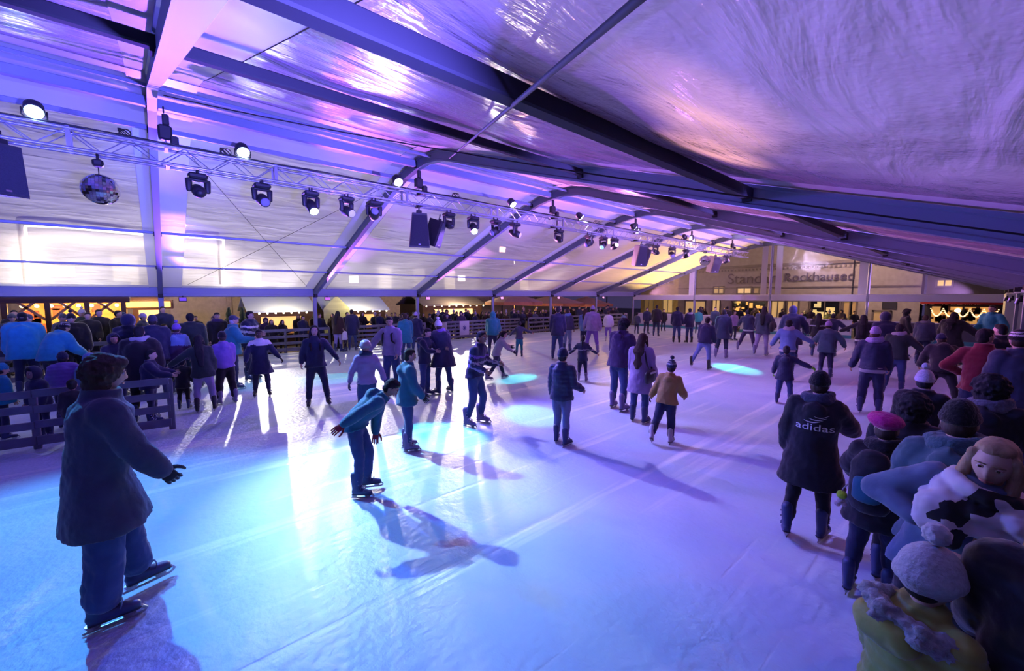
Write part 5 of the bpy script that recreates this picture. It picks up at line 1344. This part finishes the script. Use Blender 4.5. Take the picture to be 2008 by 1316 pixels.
# ------------------------------------------------------------------ crowd behind the fences: a few figures, copied
rs = random.Random(21)
kinds = [dict(j='black', hem=.16, hair=HB), dict(j='navy', hem=.12, hair=HBR), dict(j='slate', hem=.10, hat=('beanie', 'slate'), hair=None), dict(j='dkgreen', hem=.20, hat=('bobble', 'silver'), hair=None),
         dict(j='brown', hem=.26, hair=('long', 'hairblack')), dict(j='plum', hem=.10, hood='up', hair=HB), dict(j='navy', hem=.10, hat=('beanie', 'lilac'), hair=None), dict(j='black', hem=.30, hair=('long', 'brown'))]
desc = ['bystander in a plain black coat', 'bystander in a navy jacket', 'bystander in slate blue with a matching woollen hat', 'bystander in dark green with a grey bobble hat', 'bystander in a long brown coat with long black hair',
        'bystander with a plum hood up', 'bystander in navy with a lilac woollen hat', 'bystander in a long black coat with long brown hair']
GND = -.4
spots = []
def free(x, y, d=.55): return all((x-a)**2+(y-b)**2 > d*d for a, b in spots)
while len(spots) < 130:
    r_ = rs.random()
    if r_ < .40: x, y = -19.9-rs.random()**1.3*3.6, rs.uniform(1.0, 30)
    elif r_ < .78: x, y = -19.8-rs.random()*2.6, rs.uniform(9, 29.5)
    elif r_ < .9: x, y = rs.uniform(-19.3, -16.9), rs.uniform(-4.4, .2)
    else: x, y = rs.uniform(-17, -5), rs.uniform(31.2, 36)
    if free(x, y) and all(abs(y-(Y0+5*n)) > .3 or abs(x-XL) > .5 for n in range(0, 7)): spots.append((x, y))
protos = []
for k, kd in enumerate(kinds):
    p = person(desc[k]+' in the crowd beyond the fence', at=(900, 600), h=[1.76, 1.80, 1.70, 1.72, 1.66, 1.74, 1.64, 1.68][k], fa=0, lean=3, q=0, bulk=.055, t='black', sk=None, aL=(14, 10, [30, 60, 80, 20, 50, 70, 40, 90][k]), aR=(12, 10, [50, 20, 80, 60, 30, 10, 85, 40][k]), group='crowd beyond the fence: '+desc[k], **kd)
    protos.append(p['root'])
finalize()
for i, (x, y) in enumerate(spots):
    k = i % 8; pr = protos[k]
    rz = math.atan2(-y+8, 9+x*0+(-x-9))-math.pi/2+rs.uniform(-.8, .8)
    if x < -17 and -4.4 < y < .2: z = 0
    else: z = GND
    if i < 8: pr.location = (x, y, z); pr.rotation_euler = (0, 0, rz)
    else:
        r = dup(pr, (x, y, z), rz); s_ = rs.uniform(.93, 1.05); r.scale = (s_, s_, s_)

# white print on the back of the long black coat, laid on the cloth
jo = LOGO['jacket']; me = jo.data
bv = BVHTree.FromPolygons([v.co.copy() for v in me.vertices], [tuple(p.vertices) for p in me.polygons])
Tq, sq = LOGO['T'], LOGO['s']
def project(o, cx, cz):
    """lay a flat mesh (x right, y up) on the back of the coat"""
    for v in o.data.vertices:
        base = Tq(0, 0, cz+v.co.y)
        st = Vector((-v.co.x+cx, -1.2, base[2]))
        hit = bv.ray_cast(st, Vector((0, 1, 0)))
        if hit[0] is not None: v.co = hit[0]+Vector((0, -.004-.002*(v.co.z > 0), 0))
        else: v.co = Vector((-v.co.x+cx, base[1]-.2, base[2]))
    o.data.update()
PRT = mat((.72, .72, .75), .6, 'print')
o = text('back_print', 'adidas', .125*sq, np.eye(4), PRT, LOGO['root'], 0.0)
o.data.transform(Matrix.Scale(1.15, 4, Vector((1, 0, 0)))); 
for v in o.data.vertices: v.co.x *= -1
project(o, .02, .30)
mb = MB()
for k, (x0, x1, y0, y1, w) in enumerate(((-.10, .07, .012, .03, .016), (-.055, .10, .045, .065, .014), (-.01, .12, .078, .10, .010))):
    n = 12; V = []
    for i in range(n+1):
        u = i/n; x = x0+(x1-x0)*u; y = y0+(y1-y0)*u-.03*math.sin(u*math.pi)*(1-u*.4); ww = w*math.sin(math.pi*min(1, .08+u*.9))
        V += [(-x, y-ww/2, 0), (-x, y+ww/2, 0)]
    mb.add(np.array(V)*sq, [(2*i, 2*i+1, 2*i+3, 2*i+2) for i in range(n)])
o = mb.build('back_emblem', PRT, LOGO['root'])
project(o, .02, .36)
# ------------------------------------------------------------------ stage lights
G = lambda x, y: ground(x, y)
WH = (.75, .92, 1.0); CY = (.10, .75, 1.0); BL = (.04, .14, 1.0); VI = (.34, .16, 1.0); PU = (.55, .18, 1.0); LV = (.50, .40, 1.0)
par(-1.20, G(140, 1150), (.06, .40, 1.0), 2400, 56, 'par can glowing cyan-white on the truss at the far left of the view', 16)
par(1.48, (-4.7, 2.0, 0), (.42, .70, 1.0), 3900, 36, 'par can glowing cyan-white on the truss right of the first chain hoist', 16, 1.0)
par(4.70, G(1120, 860), LV, 2000, 40, 'white-lit par can on the truss just before the second chain hoist', 16)
par(8.43, G(1300, 760), LV, 2400, 60, 'white-lit par can on the truss between second and third chain hoist', 14)
par(11.64, G(1420, 700), LV, 2000, 60, 'white-lit par can on the truss just past the third chain hoist', 14)
par(15.04, G(1500, 670), LV, 1900, 60, 'white-lit par can on the truss just before the fourth chain hoist', 14)
par(19.4, G(1500, 640), (.8, .6, 1.0), 1800, 70, 'white-lit par can on the truss near the fifth chain hoist', 14)
par(22.5, G(1350, 640), PU, 1500, 70, 'farthest white-lit par can on the truss, above the small mirror ball', 12)
# moving heads
WB = (.05, .08, 1.0); WV = (.20, .10, 1.0); WP = (.55, .16, .9)
moving_head(1.78, G(1500, 1250), (.03, .13, 1.0), 1500, 60, 'dark moving head tilted to the right, first under the truss right of the post', 0)
moving_head(2.70, G(860, 852), (.10, .85, 1.0), 2200, 14, 'moving head with white-glowing lens, second from the first post', 26)
moving_head(3.46, G(1650, 900), (.22, .12, 1.0), 1300, 60, 'dark moving head facing the camera, third from the first post', .6)
moving_head(7.01, G(1040, 812), (.25, .9, 1.0), 1500, 12, 'moving head with white-glowing lens, first after the pair of speakers', 26)
moving_head(7.83, G(320, 840), VI, 900, 62, 'narrow dark moving head, second after the pair of speakers', 0)
moving_head(8.60, G(1840, 760), PU, 900, 60, 'round dark moving head, third after the pair of speakers', .6)
moving_head(12.26, G(620, 745), (.05, .95, 1.0), 3200, 11, 'dark moving head just after the third chain hoist', 0)
moving_head(13.10, G(1015, 742), (.05, .95, 1.0), 2800, 9, 'round dark moving head, second after the third chain hoist', .6)
moving_head(18.36, G(1440, 722), (.1, 1.0, .85), 4500, 10, 'pair of small dark heads after the fourth chain hoist', 0)
moving_head(13.82, (-5.2, 12.0, 5.8), WP, 1520, 88, 'moving head tilted up to the right roof, third after the third chain hoist', 3, blend=1.0)
moving_head(19.71, (-5.2, 19.0, 5.8), WP, 1367, 88, 'round dark moving head before the far mirror ball', .6, blend=1.0)
moving_head(24.4, (-5.2, 25.0, 5.8), WP, 912, 88, 'last moving head at the end of the truss', .6, blend=1.0)
moving_head(-3.2, (-5.2, -2.5, 5.8), WB, 760, 88, 'moving head left of the view aimed at the right roof', .6, blend=1.0)  # heads from here on are added to wash the roof slopes
moving_head(4.1, (-5.2, 2.8, 5.8), WV, 638, 88, 'moving head beside the pair of speakers aimed at the right roof', 0, blend=1.0)
moving_head(6.2, (-13.5, 6.2, 5.75), WV, 790, 88, 'moving head aimed at the left roof slope beside the pair of speakers', 0, blend=1.0)
moving_head(10.6, (-13.5, 11.5, 5.75), WV, 790, 88, 'moving head aimed at the left roof slope before the third chain hoist', 0, blend=1.0)
moving_head(16.9, (-13.5, 17.5, 5.75), WV, 638, 88, 'moving head aimed at the left roof slope after the fourth chain hoist', 0, blend=1.0)
moving_head(.75, (-13.5, .4, 5.75), WB, 790, 88, 'moving head aimed at the left roof slope by the first chain hoist', 0, blend=1.0)
moving_head(-4.6, (-13.5, -4.6, 5.75), WB, 608, 88, 'moving head aimed at the left roof slope left of the view', 0, blend=1.0)

# fill lights added under both eave beams to brighten the opposite roof slope
def eave_fill(n, side, col, power):
    x = XL+.30 if side < 0 else XR-.30; y = Y0+5*n+.45; z = 2.18
    sd = 'left' if side < 0 else 'right'
    loc = np.array([x, y, z]); aim = np.array([x-side*10, y, z+10*math.tan(R_(14))]); d = nrm(aim-loc); B = look(d)
    t = thing('flood_spotlight', 'small flat LED flood clamped under the %s eave beam' % sd, 'stage light', loc, 0, 'LED floods along the %s eave' % sd)
    MB().box((0, 0, 0), (.24, .16, .06), B, bev=.015).build('housing', BLKC, t)
    MB().box(d*.034, (.20, .12, .008), B).build('lens', emit(col, 1.2), t)
    MB().box(-d*.05+np.array([0, 0, .07]), (.05, .05, .16)).build('clamp', BLK, t)
    spot(t, d*.06, d, col, power, 38 if side < 0 else 46, .9, .08)
for n in range(-1, 7):
    eave_fill(n, 1, [(.13, .13, 1.0), (.15, .13, 1.0), (.20, .14, 1.0), (.26, .17, 1.0), (.34, .20, 1.0), (.45, .24, .95), (.55, .28, .9), (.6, .3, .85)][n+1], 10000)
    eave_fill(n, -1, [(.06, .04, .60), (.11, .04, .60), (.42, .10, .72), (1.0, .27, .95), (1.0, .36, .85), (1.0, .40, .80), (1.0, .42, .75), (1.0, .42, .75)][n+1], 21000)

# ------------------------------------------------------------------ market lights outside, plus added floodlights
def tube_sign(name, pts, label, col, s, r=.05):
    t = thing(name, label, 'light string', pts[0]); p0 = np.array(pts[0])
    MB().tube([np.array(p)-p0 for p in pts], r, 6, ref=(1, 0, 0)).build('tube', emit(col, s), t, True)
def slope_pt(px, py, side, off=0.0):
    """where the sight line meets the outer face of a roof slope, pushed outwards by off"""
    (x0, z0), (x1, z1) = (((XL, 2.52), (-11, 5.54)) if side < 0 else ((-8.6, 5.67), (.82, 2.72)))
    n = nrm(np.array([-(z1-z0), 0, x1-x0])); d = ray(px, py)
    return CP+d*(((np.array([x0, 0, z0])-CP) @ n)/(d @ n))+n*off
LP = lambda px, py, off=.32: slope_pt(px, py, -1, off)  # a building's light outline, brought close to the film for a soft glow
tube_sign('light_string', [LP(58, 570), LP(54, 520), LP(50, 468)], 'bright upright rope light glowing through the left film near the left edge', (1, .84, .58), 30, .03)
tube_sign('light_string', [LP(52, 466), LP(120, 467), LP(200, 474), LP(284, 480)], 'bright level rope light glowing through the left film near the left edge', (1, .84, .58), 24, .03)
tube_sign('light_string', [LP(368, 484), LP(440, 488)], 'short level rope light glowing through the film right of the first post', (1, .86, .64), 24, .03)
tube_sign('light_string', [LP(440, 490), LP(441, 540), LP(441, 570)], 'upright rope light glowing through the film right of the first post', (1, .86, .64), 16, .03)
def mast(loc, label, hits, col, power, side=-1, size=.7, es=20):
    loc = np.asarray(loc, float)
    t = thing('floodlight', label, 'floodlight', (loc[0], loc[1], -.4)); z = loc[2]+.4; c = np.array([0, 0, z])
    d = nrm(slope_pt(hits[0][0], hits[0][1], side)-loc); B = look(d)
    MB().tube([(0, 0, 0), (0, 0, z-.1)], [.07, .045], 8).build('pole', ALUD, t, True)
    MB().box(c, (size, size*.8, .14), B, bev=.02).build('housing', BLKC, t)
    MB().box(c+d*.09, (size*.9, size*.7, .03), B).build('lamp_face', emit(col, es), t)
    for px, py, ang, k in hits:
        dd = slope_pt(px, py, side)-loc; spot(t, c+nrm(dd)*.16, dd, col, power*k, ang, 1.0, .05)
W1 = (1, .93, .86)  # left masts: broad beams added to brighten the film
mast(at_x(128, 532, -28.5), 'mast floodlight left of the first post, shining on the film from outside', [(120, 522, 12, 1.0), (215, 524, 12, 1.0), (20, 540, 14, .7), (150, 440, 40, .9)], W1, 10000)
mast(at_x(500, 541, -28.5), 'mast floodlight behind the first post, shining on the film from outside', [(395, 520, 12, .9), (500, 545, 9, 1.3), (560, 545, 8, 1.2), (480, 420, 44, 1.1)], W1, 10000)
mast(at_x(694, 548, -30.5), 'mast floodlight behind the second post, shining on the film from outside', [(690, 548, 9, 1.2), (745, 550, 8, .9), (790, 520, 12, .8), (760, 440, 46, 1.0)], W1, 10000)
mast(at_x(905, 546, -31.3), 'mast floodlight behind the fourth post, shining on the film from outside', [(905, 545, 9, 1.0), (1065, 552, 9, 1.0), (1100, 545, 10, .7), (960, 480, 44, 1.0)], (1, .84, .72), 12000)
mast((-24, 33, 7.5), 'yellow mast floodlight shining through the last left film panels', [(1400, 495, 60, 1.0), (1385, 520, 50, .6), (1300, 490, 40, .6)], (1, .60, .12), 40000)
mast((-29, 24, 6.5), 'orange mast floodlight outside the last left film panels', [(1230, 520, 30, .6), (1140, 480, 40, .5)], (1, .50, .34), 16000)
mast((6.0, 31.0, 14.0), 'golden floodlight on a tall mast beyond the gable', [(1424, 292, 1.1, 1.0), (1420, 250, 1.2, .6), (1424, 205, 1.3, .3)], (1, .60, .28), 420000, 1, .9)  # mast added out of view; narrow beams draw the golden streak
mast((7.5, 30.0, 14.5), 'cool white floodlight on a tall mast beyond the gable', [(1640, 215, 5, 1.0), (1570, 160, 5, .8), (1720, 170, 5, .35), (1500, 60, 5, .4), (1330, 90, 4, .4)], (.45, .50, 1), 40000, 1, .9)  # added out of view; beams stand in for a reflection on the film
mast((12.0, 26.0, 9.0), 'warm pink street lamp outside the right eave', [(1750, 420, 60, 1.0), (1500, 330, 50, .8), (1250, 330, 40, 1.0)], (1, .30, .50), 1000, 1)  # added lamp, puts pink light into the right film
floodlight((-6, 36, 7.5), (-8, 42, 4), 'street lamp lighting the store facade', 2000, (1, .68, .52), 20, .4, 140)  # this and the next lamps are added to brighten the facades
floodlight((-34, 30, 6), (-42, 20, 4), 'street lamp lighting the far part of the beige building', 2500, (1, .75, .5), 20, .5, 150)
floodlight((-34, 0, 6), (-42, 0, 4), 'street lamp lighting the near part of the beige building', 2500, (1, .75, .5), 20, .5, 150)
floodlight((-20, 44, 6), (-19, 52, 3), 'street lamp lighting the yellow building', 1800, (1, .7, .3), 20, .5, 150)

# ------------------------------------------------------------------ evening sky
w = bpy.data.worlds.new('evening'); scene.world = w; w.use_nodes = True
w.node_tree.nodes['Background'].inputs['Color'].default_value = (.10, .075, .22, 1)
w.node_tree.nodes['Background'].inputs['Strength'].default_value = .35

vs = scene.view_settings
vs.view_transform = 'Standard'; vs.look = 'None'; vs.exposure = 0.27; vs.gamma = 1.0; vs.use_curve_mapping = False
cy = scene.cycles
cy.use_denoising = True
cy.max_bounces = 6; cy.diffuse_bounces = 2; cy.glossy_bounces = 2; cy.transmission_bounces = 3; cy.transparent_max_bounces = 6
cy.sample_clamp_indirect = 4.0; cy.sample_clamp_direct = 0.0
cy.caustics_reflective = False; cy.caustics_refractive = False
cy.use_adaptive_sampling = True; cy.adaptive_threshold = .02
